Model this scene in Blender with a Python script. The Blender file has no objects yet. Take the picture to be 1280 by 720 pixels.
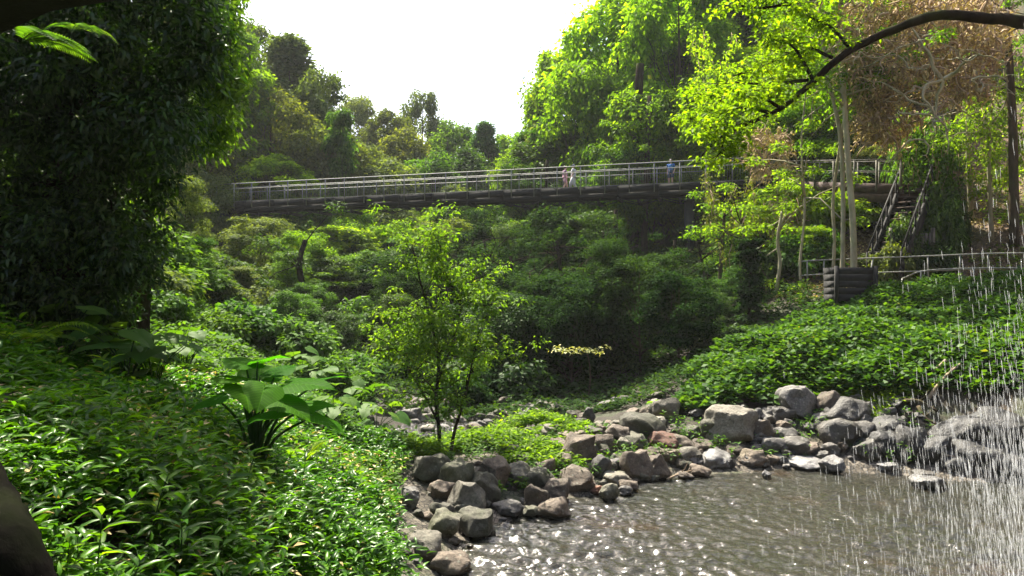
import bpy, math, random
import numpy as np
from mathutils import Vector, Matrix, noise as mnoise

R = math.radians
F = 880.0
CZ = 4.2
sc = bpy.context.scene
col = sc.collection

def P(px, py, Y):
    return np.array([(px - 640.0) / F * Y, Y, CZ + (360.0 - py) / F * Y])

# ------------------------------------------------------------------ terrain
CP = np.array([
 # pool
 (0,8,-.5),(2,10,-.5),(5,10,-.5),(5,13,-.4),(8,10,-.5),(8,13,-.45),(2,12.3,-.35),(11,10,-.4),(.3,10.5,-.3),(12,13,-.35),(3,5,-.5),(8,4,-.4),(.3,5,-.3),(2,2,-.3),
 # shore
 (-1.15,10.3,.02),(-.62,12.1,.02),(.1,13.0,.0),(1,13.7,.0),(2.2,14.9,.0),(4.2,16.0,.0),(6.7,16.2,.0),(8.4,15.9,.0),(9.7,15.3,.0),(11.2,15.1,.05),(-.9,7.5,.1),(-.8,6,.2),
 # rock bar
 (-1.6,13,.4),(-.3,14.2,.3),(.9,15.6,.35),(2.4,17,.5),(-1.6,15.6,.4),(4.5,17.8,.6),(7,17.8,.8),(9,17.8,.95),(11,16.6,1.0),(0.,17.5,.45),
 # valley floor
 (0,20.5,.25),(0,25,.2),(0,35,.3),(-3.0,20,-.1),(-2.6,17.6,.0),(3,22,.4),(2,30,.4),(4,28,.8),(-3,30,.3),(0,45,1),(-2,60,4),
 # right bank
 (5.6,19,1.15),(7.75,22,2.4),(11.6,25,3.1),(13.6,26,3.9),(15.9,25,4.15),(16,22,3.9),(12.7,20,2.65),(9.7,18.5,1.75),(10.9,17.2,1.5),(12.5,15,1.7),(6,26,1.3),(8,30,2.2),
 (12,27.5,4.0),(15,28,4.2),(20,28,4.4),(19,30.5,5.4),(22,31,7.0),(25.5,35,10),(27,28,9.5),(14,38,7.4),(20,45,15),(15,45,9),(10,46,4),(9,38,2.8),(30,45,24),(42,40,34),(25,60,26),(10,60,10),
 (16,5,2),(15,9,.8),(16,12,2.2),(20,16,5),(26,5,12),(22,22,6.5),
 # left bank
 (-3.5,5,2.3),(-1.9,7,1.3),(-1.6,9.2,.5),(-3.1,8,2.0),(-5.5,9,2.8),(-10,14,3.3),(-3.2,14,.95),(-5.3,16,1.65),(-8.9,20,2.6),(-6,24,1.2),(-4.6,21.5,.6),(-11.6,30,2.9),(-15,30,4.5),(-12.5,20,4.2),(-19,20,8),(-15,10,6),
 (-21,51,5.5),(-26,51,11),(-10,45,3),(-32,40,18),(-20,62,8),(-30,70,18),(-46,60,30),(-10,70,6),(-2,3,2.0),(-8,0,4.5),(-20,0,12),
 # far
 (0,80,8),(-22,90,14),(22,90,26),(0,130,22),(-60,130,42),(60,130,52),(60,70,46),(-80,80,50),(0,200,15),(40,200,20),(-120,200,60),(120,200,60),(0,-6,2.5),(8,-6,2),(-40,-20,30),(40,-20,30),(0,-40,30),
], float)
def _phi(r2):
    return 0.5 * r2 * np.log(r2 + 1e-9)
_n = len(CP)
_d2 = ((CP[:, None, :2] - CP[None, :, :2]) ** 2).sum(-1)
_A = np.zeros((_n + 3, _n + 3)); _A[:_n, :_n] = _phi(_d2) + np.eye(_n) * 0.3
_A[:_n, _n] = 1; _A[:_n, _n+1:] = CP[:, :2]; _A[_n:, :_n] = _A[:_n, _n:].T
_w = np.linalg.solve(_A, np.concatenate([CP[:, 2], [0, 0, 0]]))
def H(x, y):
    x = np.atleast_1d(np.asarray(x, float)); y = np.atleast_1d(np.asarray(y, float))
    xf = x.ravel(); yf = y.ravel(); out = np.empty(len(xf))
    for i in range(0, len(xf), 20000):
        a = xf[i:i+20000, None] - CP[:, 0]; b = yf[i:i+20000, None] - CP[:, 1]
        out[i:i+20000] = _phi(a*a + b*b) @ _w[:_n] + _w[_n] + _w[_n+1]*xf[i:i+20000] + _w[_n+2]*yf[i:i+20000]
    d = np.hypot(xf, yf)
    out += 0.05*np.sin(xf*1.9+yf*.7)*np.sin(yf*1.5-xf*.6) + np.clip((d-25)/40, 0, 1)*0.5*np.sin(xf*.35)*np.sin(yf*.3+1)
    out = np.clip(out, -0.8, 130)
    return out.reshape(x.shape)
def h1(x, y): return float(H(x, y)[0])
_Ys = np.concatenate([np.arange(3, 40, .05), np.arange(40, 160, .3)])
def hit(px, py):
    X = (px-640)/F*_Ys; Z = CZ + (360-py)/F*_Ys
    g = np.maximum(H(X, _Ys), 0)
    k = np.argmax(Z <= g) if (Z <= g).any() else len(_Ys)-1
    return np.array([X[k], _Ys[k], g[k]])

# ------------------------------------------------------------------ mesh helpers
def mesh_np(name, V, Fc, smooth=False):
    me = bpy.data.meshes.new(name)
    V = np.asarray(V, np.float32); Fc = np.asarray(Fc, np.int32)
    n, k = Fc.shape
    me.vertices.add(len(V)); me.vertices.foreach_set('co', V.ravel())
    me.loops.add(n*k); me.loops.foreach_set('vertex_index', Fc.ravel())
    me.polygons.add(n); me.polygons.foreach_set('loop_start', np.arange(0, n*k, k, dtype=np.int32))
    me.polygons.foreach_set('loop_total', np.full(n, k, np.int32))
    if smooth: me.polygons.foreach_set('use_smooth', np.ones(n, bool))
    me.update(calc_edges=True); me.validate(clean_customdata=False)
    return me

class MB:
    """collect quads"""
    def __init__(s): s.V = []; s.Q = []; s.n = 0
    def add(s, V, Q):
        V = np.asarray(V, float); s.V.append(V); s.Q.append(np.asarray(Q, int) + s.n); s.n += len(V); return s
    def box(s, c, d, rot=None):
        c = np.asarray(c, float); d = np.asarray(d, float)/2
        v = np.array([(x, y, z) for x in (-1, 1) for y in (-1, 1) for z in (-1, 1)], float) * d
        if rot is not None: v = v @ np.array(Matrix(rot).to_3x3()).T
        q = [(0,1,3,2),(4,6,7,5),(0,4,5,1),(2,3,7,6),(0,2,6,4),(1,5,7,3)]
        return s.add(v + c, q)
    def beam(s, a, b, w, h):
        a = np.asarray(a, float); b = np.asarray(b, float); d = b - a; L = np.linalg.norm(d); d = d/L
        up = np.array([0, 0, 1.]) if abs(d[2]) < .98 else np.array([0, 1., 0])
        sd = np.cross(d, up); sd /= np.linalg.norm(sd); up = np.cross(sd, d)
        v = [p + sd*i*w/2 + up*j*h/2 for p in (a, b) for i, j in ((-1,-1),(1,-1),(1,1),(-1,1))]
        return s.add(v, [(0,1,2,3)[::-1],(4,5,6,7),(0,1,5,4),(1,2,6,5),(2,3,7,6),(3,0,4,7)])
    def tube(s, pts, rad, n=8, rough=0, rng=None):
        pts = np.asarray(pts, float); m = len(pts)
        rad = np.full(m, rad, float) if np.isscalar(rad) else np.asarray(rad, float)
        T = np.gradient(pts, axis=0); T /= (np.linalg.norm(T, axis=1, keepdims=True) + 1e-9)
        ref = np.array([0.31, .95, .1]) if abs(T[0][1]) < .85 else np.array([.95, .1, .31])
        ang = np.linspace(0, 2*np.pi, n, endpoint=False); V = []
        sd = np.cross(T[0], ref)
        for i in range(m):
            sd = sd - T[i]*np.dot(sd, T[i]); sd /= np.linalg.norm(sd)+1e-9
            up = np.cross(T[i], sd)
            r = rad[i] * (1 + (rng.uniform(-rough, rough, n) if rough and rng is not None else 0))
            V.append(pts[i] + (np.cos(ang)*r)[:, None]*sd + (np.sin(ang)*r)[:, None]*up)
        V = np.concatenate(V); Q = []
        for i in range(m-1):
            for j in range(n):
                Q.append((i*n+j, i*n+(j+1) % n, (i+1)*n+(j+1) % n, (i+1)*n+j))
        base = len(V)
        V = np.concatenate([V, pts[:1], pts[-1:]])
        for j in range(0, n, 2):
            Q.append((base, (j+2) % n, (j+1) % n, j)); o = (m-1)*n
            Q.append((base+1, o+j, o+(j+1) % n, o+(j+2) % n))
        return s.add(V, Q)
    def mesh(s, name, smooth=False):
        return mesh_np(name, np.concatenate(s.V), np.concatenate(s.Q), smooth)

def link(name, me, mat=None, parent=None, smooth=None):
    o = bpy.data.objects.new(name, me); col.objects.link(o)
    if mat is not None:
        if len(me.materials) == 0: me.materials.append(None)
        o.material_slots[0].link = 'OBJECT'; o.material_slots[0].material = mat
    if parent is not None: o.parent = parent
    return o
def tag(o, label=None, cat=None, group=None, kind=None):
    if label: o['label'] = label
    if cat: o['category'] = cat
    if group: o['group'] = group
    if kind: o['kind'] = kind
    return o
def empty(name, loc, rz=0):
    o = bpy.data.objects.new(name, None); col.objects.link(o); o.location = loc; o.rotation_euler = (0, 0, rz); o.empty_display_size = .3
    return o

def path(pts, k=6):
    """catmull-rom resample"""
    p = np.asarray(pts, float); p = np.vstack([2*p[0]-p[1], p, 2*p[-1]-p[-2]]); out = []
    for i in range(1, len(p)-2):
        for t in np.linspace(0, 1, k, endpoint=False):
            out.append(.5*((2*p[i]) + (-p[i-1]+p[i+1])*t + (2*p[i-1]-5*p[i]+4*p[i+1]-p[i+2])*t*t + (-p[i-1]+3*p[i]-3*p[i+1]+p[i+2])*t**3))
    out.append(p[-2]); return np.array(out)

# ------------------------------------------------------------------ leaf templates  (u along, v across, w up)
T_RHOMB = (np.array([(0,0,0),(.45,-.5,.04),(1,0,-.06),(.45,.5,.04)], float), np.array([(0,1,2,3)]))
T_FOLD = (np.array([(0,0,0),(.4,-.5,.12),(1,0,-.12),(.4,.5,.12),(.42,0,.0)], float), np.array([(0,1,4,4),(1,2,4,4),(0,4,3,3),(4,2,3,3)]))
T_LANCE = (np.array([(0,0,0),(.22,-.42,.10),(.22,0,.05),(.22,.42,.10),(.6,-.42,.05),(.6,0,-.01),(.6,.42,.05),(1,0,-.16)], float),
           np.array([(0,1,2,2),(0,2,3,3),(1,4,5,2),(2,5,6,3),(4,7,5,5),(5,7,6,6)]))
def tri_fix(Q):
    Q = np.asarray(Q); out = []
    for q in Q:
        if q[2] == q[3]: out.append((q[0], q[1], q[2]))
        else: out += [(q[0], q[1], q[2]), (q[0], q[2], q[3])]
    return np.array(out)
T_FOLD = (T_FOLD[0], tri_fix(T_FOLD[1])); T_LANCE = (T_LANCE[0], tri_fix(T_LANCE[1]))
def unit(a): return a/(np.linalg.norm(a, axis=-1, keepdims=True)+1e-9)
def leaves(pos, d, nrm, L, W, T):
    d = unit(d); side = unit(np.cross(nrm, d)); up = np.cross(d, side)
    tv, tf = T; L = np.asarray(L).reshape(-1, 1, 1)*np.ones((len(pos), 1, 1)); W = np.asarray(W).reshape(-1, 1, 1)*np.ones((len(pos), 1, 1))
    V = pos[:, None] + L*tv[None, :, :1]*d[:, None] + W*tv[None, :, 1:2]*side[:, None] + L*tv[None, :, 2:]*up[:, None]
    Fc = (tf[None] + (np.arange(len(pos))*len(tv))[:, None, None]).reshape(-1, tf.shape[1])
    return V.reshape(-1, 3), Fc
def rdir(rng, n):
    v = rng.normal(size=(n, 3)); return unit(v)
def clump_leaves(rng, C, RC, n_per, L, T=T_RHOMB, asp=.55, flat=.65, droop=.0, upb=.7, shell=.45, jl=.35):
    """leaves around clump centres C with radii RC"""
    C = np.asarray(C); RC = np.asarray(RC); m = len(C)
    idx = np.repeat(np.arange(m), n_per) if np.isscalar(n_per) else np.repeat(np.arange(m), n_per)
    n = len(idx); dr = rdir(rng, n); r = (shell + (1-shell)*rng.random(n)**.7)*np.exp(rng.normal(0, .16, n))
    # uneven tufts inside a clump
    r *= 1 + .38*np.sin(dr[:, 0]*7+idx)*np.sin(dr[:, 1]*6+idx*1.7)*np.sin(dr[:, 2]*6+idx*.7)
    pos = C[idx] + dr*(RC[idx]*r)[:, None]*np.array([1, 1, flat])
    nrm = unit(dr*.55 + np.array([0, 0, upb]) + rng.normal(size=(n, 3))*.45)
    d = dr + rng.normal(size=(n, 3))*.6 + np.array([0, 0, -droop]); d = d - nrm*(d*nrm).sum(1, keepdims=True)
    Ls = L*(1+rng.uniform(-jl, jl, n))
    return leaves(pos, d, nrm, Ls, Ls*asp, T)

# ------------------------------------------------------------------ materials
def mat_new(name):
    m = bpy.data.materials.new(name); m.use_nodes = True; nt = m.node_tree; nt.nodes.clear()
    out = nt.nodes.new('ShaderNodeOutputMaterial'); return m, nt, out
def N(nt, t, **kw):
    n = nt.nodes.new(t)
    for k, v in kw.items():
        if k in n.inputs: n.inputs[k].default_value = v
        else: setattr(n, k, v)
    return n
def ramp(nt, stops, fac=None):
    r = nt.nodes.new('ShaderNodeValToRGB'); e = r.color_ramp.elements
    while len(e) < len(stops): e.new(.5)
    for i, (p, c) in enumerate(stops): e[i].position = p; e[i].color = (*c, 1)
    if fac is not None: nt.links.new(fac, r.inputs[0])
    return r
def leaf_mat(name, c_dark, c_mid, c_bright, trans=.4, rough=.45, spec=.5, yellow=None, tcol=1.3):
    m, nt, out = mat_new(name); L = nt.links.new
    g = N(nt, 'ShaderNodeNewGeometry'); oi = N(nt, 'ShaderNodeObjectInfo')
    tc = N(nt, 'ShaderNodeTexCoord'); no = N(nt, 'ShaderNodeTexNoise', Scale=.9, Detail=2.0); L(tc.outputs['Object'], no.inputs['Vector'])
    a = N(nt, 'ShaderNodeMath', operation='MULTIPLY'); L(g.outputs['Random Per Island'], a.inputs[0]); a.inputs[1].default_value = .8
    b = N(nt, 'ShaderNodeMath', operation='MULTIPLY_ADD'); L(no.outputs['Fac'], b.inputs[0]); b.inputs[1].default_value = .6; L(a.outputs[0], b.inputs[2])
    b2 = N(nt, 'ShaderNodeMath', operation='SUBTRACT'); L(b.outputs[0], b2.inputs[0]); b2.inputs[1].default_value = .2
    st = [(0, c_dark), (.5, c_mid), (.93, c_bright), (1, yellow or c_bright)]
    rp = ramp(nt, st, b2.outputs[0])
    wm_ = N(nt, 'ShaderNodeMix', data_type='RGBA', blend_type='MULTIPLY'); wm_.inputs[0].default_value = 1; L(rp.outputs[0], wm_.inputs[6]); wm_.inputs[7].default_value = (1.12, 1.05, .9, 1)
    hs = N(nt, 'ShaderNodeHueSaturation'); L(wm_.outputs[2], hs.inputs['Color'])
    v = N(nt, 'ShaderNodeMapRange'); L(oi.outputs['Random'], v.inputs[0]); v.inputs[3].default_value = .8; v.inputs[4].default_value = 1.2; L(v.outputs[0], hs.inputs['Value'])
    v2 = N(nt, 'ShaderNodeMapRange'); L(oi.outputs['Random'], v2.inputs[0]); v2.inputs[3].default_value = .515; v2.inputs[4].default_value = .485; L(v2.outputs[0], hs.inputs['Hue'])
    df = N(nt, 'ShaderNodeBsdfDiffuse'); L(hs.outputs[0], df.inputs[0]); gs = N(nt, 'ShaderNodeBsdfGlossy', Roughness=rough); gs.inputs[0].default_value = (.95, 1, .9, 1)
    pb = N(nt, 'ShaderNodeMixShader'); pb.inputs[0].default_value = spec*.07; L(df.outputs[0], pb.inputs[1]); L(gs.outputs[0], pb.inputs[2])
    tr = N(nt, 'ShaderNodeBsdfTranslucent')
    mx = N(nt, 'ShaderNodeMix', data_type='RGBA', blend_type='MULTIPLY'); mx.inputs[0].default_value = 1; L(hs.outputs[0], mx.inputs[6]); mx.inputs[7].default_value = (tcol*1.6, tcol*1.55, tcol*.28, 1)
    L(mx.outputs[2], tr.inputs[0])
    ms = N(nt, 'ShaderNodeMixShader'); ms.inputs[0].default_value = trans; L(pb.outputs[0], ms.inputs[1]); L(tr.outputs[0], ms.inputs[2]); L(ms.outputs[0], out.inputs[0])
    return m
M = {}
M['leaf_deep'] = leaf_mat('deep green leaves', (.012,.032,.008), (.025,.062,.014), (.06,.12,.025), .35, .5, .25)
M['leaf_cave_shade'] = leaf_mat('glossy leaves darkened for shade', (.006,.020,.007), (.014,.042,.014), (.04,.10,.022), .3, .35, .45)  # shade over the near left trees is put into these greens
M['leaf_mid'] = leaf_mat('mid green leaves', (.022,.06,.010), (.045,.11,.018), (.09,.19,.03), .42, .5, .25)
M['leaf_grey'] = leaf_mat('grey green leaves', (.045,.075,.03), (.075,.115,.045), (.13,.18,.075), .4, .55, .25)
M['leaf_olive'] = leaf_mat('olive leaves', (.035,.055,.015), (.065,.095,.025), (.12,.16,.04), .38, .55, .25, yellow=(.2,.18,.06))
M['leaf_bright'] = leaf_mat('bright green leaves', (.038,.09,.008), (.08,.165,.012), (.15,.26,.02), .55, .5, .25, yellow=(.25,.32,.03))
M['leaf_lime'] = leaf_mat('lime green leaves', (.065,.14,.007), (.12,.24,.011), (.21,.35,.018), .62, .5, .25, yellow=(.34,.36,.03))
M['leaf_cover'] = leaf_mat('glossy ground cover leaves', (.012,.045,.005), (.035,.12,.009), (.075,.20,.016), .42, .32, .4, yellow=(.2,.22,.03))
M['leaf_shade'] = leaf_mat('leaves darkened for valley shade', (.008,.022,.008), (.016,.042,.013), (.035,.08,.022), .3, .6, .06)  # deep shade of the valley painted in as darker leaf colour
M['leaf_bank'] = leaf_mat('creeper leaves darkened for shade', (.008,.032,.008), (.022,.072,.014), (.055,.135,.025), .35, .5, .2, yellow=(.12,.12,.03))  # greens taken down to stand in for a bank lying in shade
M['leaf_sap'] = leaf_mat('olive yellow sapling leaves', (.035,.085,.010), (.065,.145,.018), (.12,.21,.03), .5, .5, .25, yellow=(.22,.24,.04))
M['leaf_pale'] = leaf_mat('pale cream green leaves', (.16,.20,.11), (.24,.29,.17), (.34,.38,.25), .2, .6, .2)
M['leaf_brown'] = leaf_mat('dead brown leaves', (.17,.14,.075), (.37,.32,.17), (.64,.56,.34), .12, .7, .2, tcol=.8)
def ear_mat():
    m = leaf_mat('large bright aroid leaves', (.045,.16,.008), (.06,.20,.010), (.085,.25,.014), .62, .5, .12); nt = m.node_tree; L = nt.links.new
    tc = N(nt, 'ShaderNodeTexCoord'); sx = N(nt, 'ShaderNodeSeparateXYZ'); L(tc.outputs['Object'], sx.inputs[0]); ab = N(nt, 'ShaderNodeMath', operation='ABSOLUTE'); L(sx.outputs[1], ab.inputs[0])
    k = N(nt, 'ShaderNodeMath', operation='MULTIPLY_ADD'); L(ab.outputs[0], k.inputs[0]); k.inputs[1].default_value = -.75; L(sx.outputs[0], k.inputs[2]); f = N(nt, 'ShaderNodeMath', operation='MULTIPLY'); L(k.outputs[0], f.inputs[0]); f.inputs[1].default_value = 8.0
    fr = N(nt, 'ShaderNodeMath', operation='PINGPONG'); L(f.outputs[0], fr.inputs[0]); fr.inputs[1].default_value = .5
    a = N(nt, 'ShaderNodeMapRange'); L(fr.outputs[0], a.inputs[0]); a.inputs[1].default_value = 0; a.inputs[2].default_value = .12; b_ = N(nt, 'ShaderNodeMapRange'); L(ab.outputs[0], b_.inputs[0]); b_.inputs[1].default_value = .0; b_.inputs[2].default_value = .025
    mn = N(nt, 'ShaderNodeMath', operation='MINIMUM'); L(a.outputs[0], mn.inputs[0]); L(b_.outputs[0], mn.inputs[1])
    no = N(nt, 'ShaderNodeTexNoise', Scale=6.0, Detail=5.0); L(tc.outputs['Object'], no.inputs['Vector']); sp_ = ramp(nt, [(.62, (1,1,1)), (.70, (.9,.7,.35))], no.outputs['Fac'])
    cr = ramp(nt, [(0, (1.0,1.0,1.0)), (1, (.62,.66,.6))], mn.outputs[0]); m2 = N(nt, 'ShaderNodeMix', data_type='RGBA', blend_type='MULTIPLY'); m2.inputs[0].default_value = 1; L(cr.outputs[0], m2.inputs[6]); L(sp_.outputs[0], m2.inputs[7])
    for h in [n for n in nt.nodes if n.type == 'HUE_SAT']:
        mm = N(nt, 'ShaderNodeMix', data_type='RGBA', blend_type='MULTIPLY'); mm.inputs[0].default_value = 1; outs = [l.to_socket for l in h.outputs[0].links]
        L(h.outputs[0], mm.inputs[6]); L(m2.outputs[2], mm.inputs[7])
        for o in outs: L(mm.outputs[2], o)
    return m
M['leaf_ear'] = ear_mat()
_unused = lambda: leaf_mat('large bright aroid leaves', (.04,.15,.008), (.055,.19,.010), (.08,.24,.014), .6, .55, .05)

def bark_mat(name, c1, c2, moss=(.06,.09,.02), mossf=.35, scale=6):
    m, nt, out = mat_new(name); L = nt.links.new
    tc = N(nt, 'ShaderNodeTexCoord'); mp = N(nt, 'ShaderNodeMapping'); mp.inputs['Scale'].default_value = (1, 1, .25); L(tc.outputs['Object'], mp.inputs[0])
    no = N(nt, 'ShaderNodeTexNoise', Scale=float(scale), Detail=8.0, Roughness=.65); L(mp.outputs[0], no.inputs['Vector'])
    rp = ramp(nt, [(.3, c1), (.7, c2)], no.outputs['Fac'])
    n2 = N(nt, 'ShaderNodeTexNoise', Scale=1.7, Detail=4.0); L(tc.outputs['Object'], n2.inputs['Vector'])
    mk = ramp(nt, [(.5, (0,0,0)), (.68, (mossf,)*3)], n2.outputs['Fac'])
    mx = N(nt, 'ShaderNodeMix', data_type='RGBA'); L(mk.outputs[0], mx.inputs[0]); L(rp.outputs[0], mx.inputs[6]); mx.inputs[7].default_value = (*moss, 1)
    pb = N(nt, 'ShaderNodeBsdfDiffuse'); L(mx.outputs[2], pb.inputs[0])
    bp = N(nt, 'ShaderNodeBump', Strength=.7, Distance=.03); L(no.outputs['Fac'], bp.inputs['Height']); L(bp.outputs[0], pb.inputs['Normal']); L(pb.outputs[0], out.inputs[0])
    return m
M['bark'] = bark_mat('brown bark', (.035,.028,.02), (.11,.085,.06))
M['bark_dark'] = bark_mat('damp dark bark', (.012,.010,.008), (.045,.036,.028))
M['bark_pale'] = bark_mat('pale bark', (.22,.19,.12), (.45,.42,.30), (.18,.22,.07), .5)
M['bark_cave_shade'] = bark_mat('bark blackened for shade', (.003,.003,.003), (.010,.009,.008), mossf=.1)  # shade under the ledge painted in as near-black bark
M['vine'] = bark_mat('dry brown vine', (.20,.14,.09), (.55,.42,.29), mossf=.0)
M['stem'] = bark_mat('green plant stem', (.02,.045,.015), (.05,.09,.03), mossf=.0)

def rock_mat(name, c1, c2, c3, moss=.4, wet=True, rough=.8, mossc=(.07,.085,.025), sc_=1.0):
    m, nt, out = mat_new(name); L = nt.links.new
    tc = N(nt, 'ShaderNodeTexCoord'); g = N(nt, 'ShaderNodeNewGeometry')
    no = N(nt, 'ShaderNodeTexNoise', Scale=2.6*sc_, Detail=10.0, Roughness=.65); L(g.outputs['Position'], no.inputs['Vector'])
    rp = ramp(nt, [(.25, c1), (.5, c2), (.78, c3)], no.outputs['Fac'])
    fn = N(nt, 'ShaderNodeTexNoise', Scale=15.0*sc_, Detail=8.0, Roughness=.75); L(g.outputs['Position'], fn.inputs['Vector'])
    fr = ramp(nt, [(.36, (.38,.38,.38)), (.64, (1.35,1.35,1.35))], fn.outputs['Fac'])
    mm = N(nt, 'ShaderNodeMix', data_type='RGBA', blend_type='MULTIPLY'); mm.inputs[0].default_value = .8; L(rp.outputs[0], mm.inputs[6]); L(fr.outputs[0], mm.inputs[7])
    # lichen spots
    vo = N(nt, 'ShaderNodeTexVoronoi', Scale=8.0*sc_); L(g.outputs['Position'], vo.inputs['Vector'])
    ad = N(nt, 'ShaderNodeMath', operation='MULTIPLY_ADD'); L(fn.outputs['Fac'], ad.inputs[0]); ad.inputs[1].default_value = .5; L(vo.outputs['Distance'], ad.inputs[2])
    sp = ramp(nt, [(.38, (.7,.7,.7)), (.44, (0,0,0))], ad.outputs[0])
    ml = N(nt, 'ShaderNodeMix', data_type='RGBA'); L(sp.outputs[0], ml.inputs[0]); L(mm.outputs[2], ml.inputs[6]); ml.inputs[7].default_value = (.33,.33,.26,1)
    # moss
    m2 = N(nt, 'ShaderNodeTexNoise', Scale=1.6*sc_, Detail=6.0, Roughness=.7); L(g.outputs['Position'], m2.inputs['Vector'])
    mk = ramp(nt, [(.62-.3*moss, (0,0,0)), (.78-.3*moss, (moss,)*3)], m2.outputs['Fac'])
    mo = N(nt, 'ShaderNodeMix', data_type='RGBA'); L(mk.outputs[0], mo.inputs[0]); L(ml.outputs[2], mo.inputs[6]); mo.inputs[7].default_value = (*mossc, 1)
    oi = N(nt, 'ShaderNodeObjectInfo'); hs = N(nt, 'ShaderNodeHueSaturation'); L(mo.outputs[2], hs.inputs['Color'])
    v = N(nt, 'ShaderNodeMapRange'); L(oi.outputs['Random'], v.inputs[0]); v.inputs[3].default_value = .32; v.inputs[4].default_value = .8; L(v.outputs[0], hs.inputs['Value'])
    pb = N(nt, 'ShaderNodeBsdfPrincipled'); last = hs.outputs[0]
    if wet:
        sx = N(nt, 'ShaderNodeSeparateXYZ'); L(g.outputs['Position'], sx.inputs[0])
        wz = N(nt, 'ShaderNodeMath', operation='MULTIPLY_ADD'); L(fn.outputs['Fac'], wz.inputs[0]); wz.inputs[1].default_value = -.08; L(sx.outputs[2], wz.inputs[2])
        wr = N(nt, 'ShaderNodeMapRange'); L(wz.outputs[0], wr.inputs[0]); wr.inputs[1].default_value = .0; wr.inputs[2].default_value = .07; wr.inputs[3].default_value = .35; wr.inputs[4].default_value = 1
        wm = N(nt, 'ShaderNodeMix', data_type='RGBA', blend_type='MULTIPLY'); wm.inputs[0].default_value = 1; L(last, wm.inputs[6]); L(wr.outputs[0], wm.inputs[7]); last = wm.outputs[2]
        rr = N(nt, 'ShaderNodeMapRange'); L(wr.outputs[0], rr.inputs[0]); rr.inputs[1].default_value = .35; rr.inputs[3].default_value = .15; rr.inputs[4].default_value = rough; L(rr.outputs[0], pb.inputs['Roughness'])
    else: pb.inputs['Roughness'].default_value = rough
    L(last, pb.inputs['Base Color'])
    bp = N(nt, 'ShaderNodeBump', Strength=1.0, Distance=.07); ba = N(nt, 'ShaderNodeMath', operation='MULTIPLY_ADD'); L(fn.outputs['Fac'], ba.inputs[0]); ba.inputs[1].default_value = .35; L(no.outputs['Fac'], ba.inputs[2])
    L(ba.outputs[0], bp.inputs['Height']); L(bp.outputs[0], pb.inputs['Normal']); L(pb.outputs[0], out.inputs[0])
    return m
M['rock_brown'] = rock_mat('brown grey river rock', (.10,.075,.055), (.20,.155,.115), (.31,.25,.185), .35)
M['rock_olive'] = rock_mat('mossy olive rock', (.075,.07,.05), (.16,.15,.11), (.28,.26,.20), .55)
M['rock_grey'] = rock_mat('grey rock', (.09,.085,.08), (.18,.17,.155), (.32,.30,.27), .2)
M['rock_pale'] = rock_mat('pale weathered rock', (.17,.155,.12), (.28,.255,.20), (.42,.39,.32), .25)
M['rock_red'] = rock_mat('rusty red rock', (.15,.065,.04), (.32,.14,.085), (.42,.24,.16), .1)
M['rock_dark'] = rock_mat('wet dark rock', (.012,.012,.012), (.03,.029,.028), (.07,.066,.06), .2, rough=.5)
M['rock_white'] = rock_mat('bleached wet slab', (.15,.145,.14), (.27,.26,.25), (.42,.41,.40), .05, rough=.3)
M['rock_wet'] = rock_mat('damp brown grey rock', (.04,.035,.03), (.10,.09,.075), (.20,.18,.155), .25, rough=.5)
M['cave'] = rock_mat('dark overhang rock', (.012,.012,.011), (.03,.028,.025), (.05,.045,.04), .1, wet=False, rough=.9)

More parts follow.
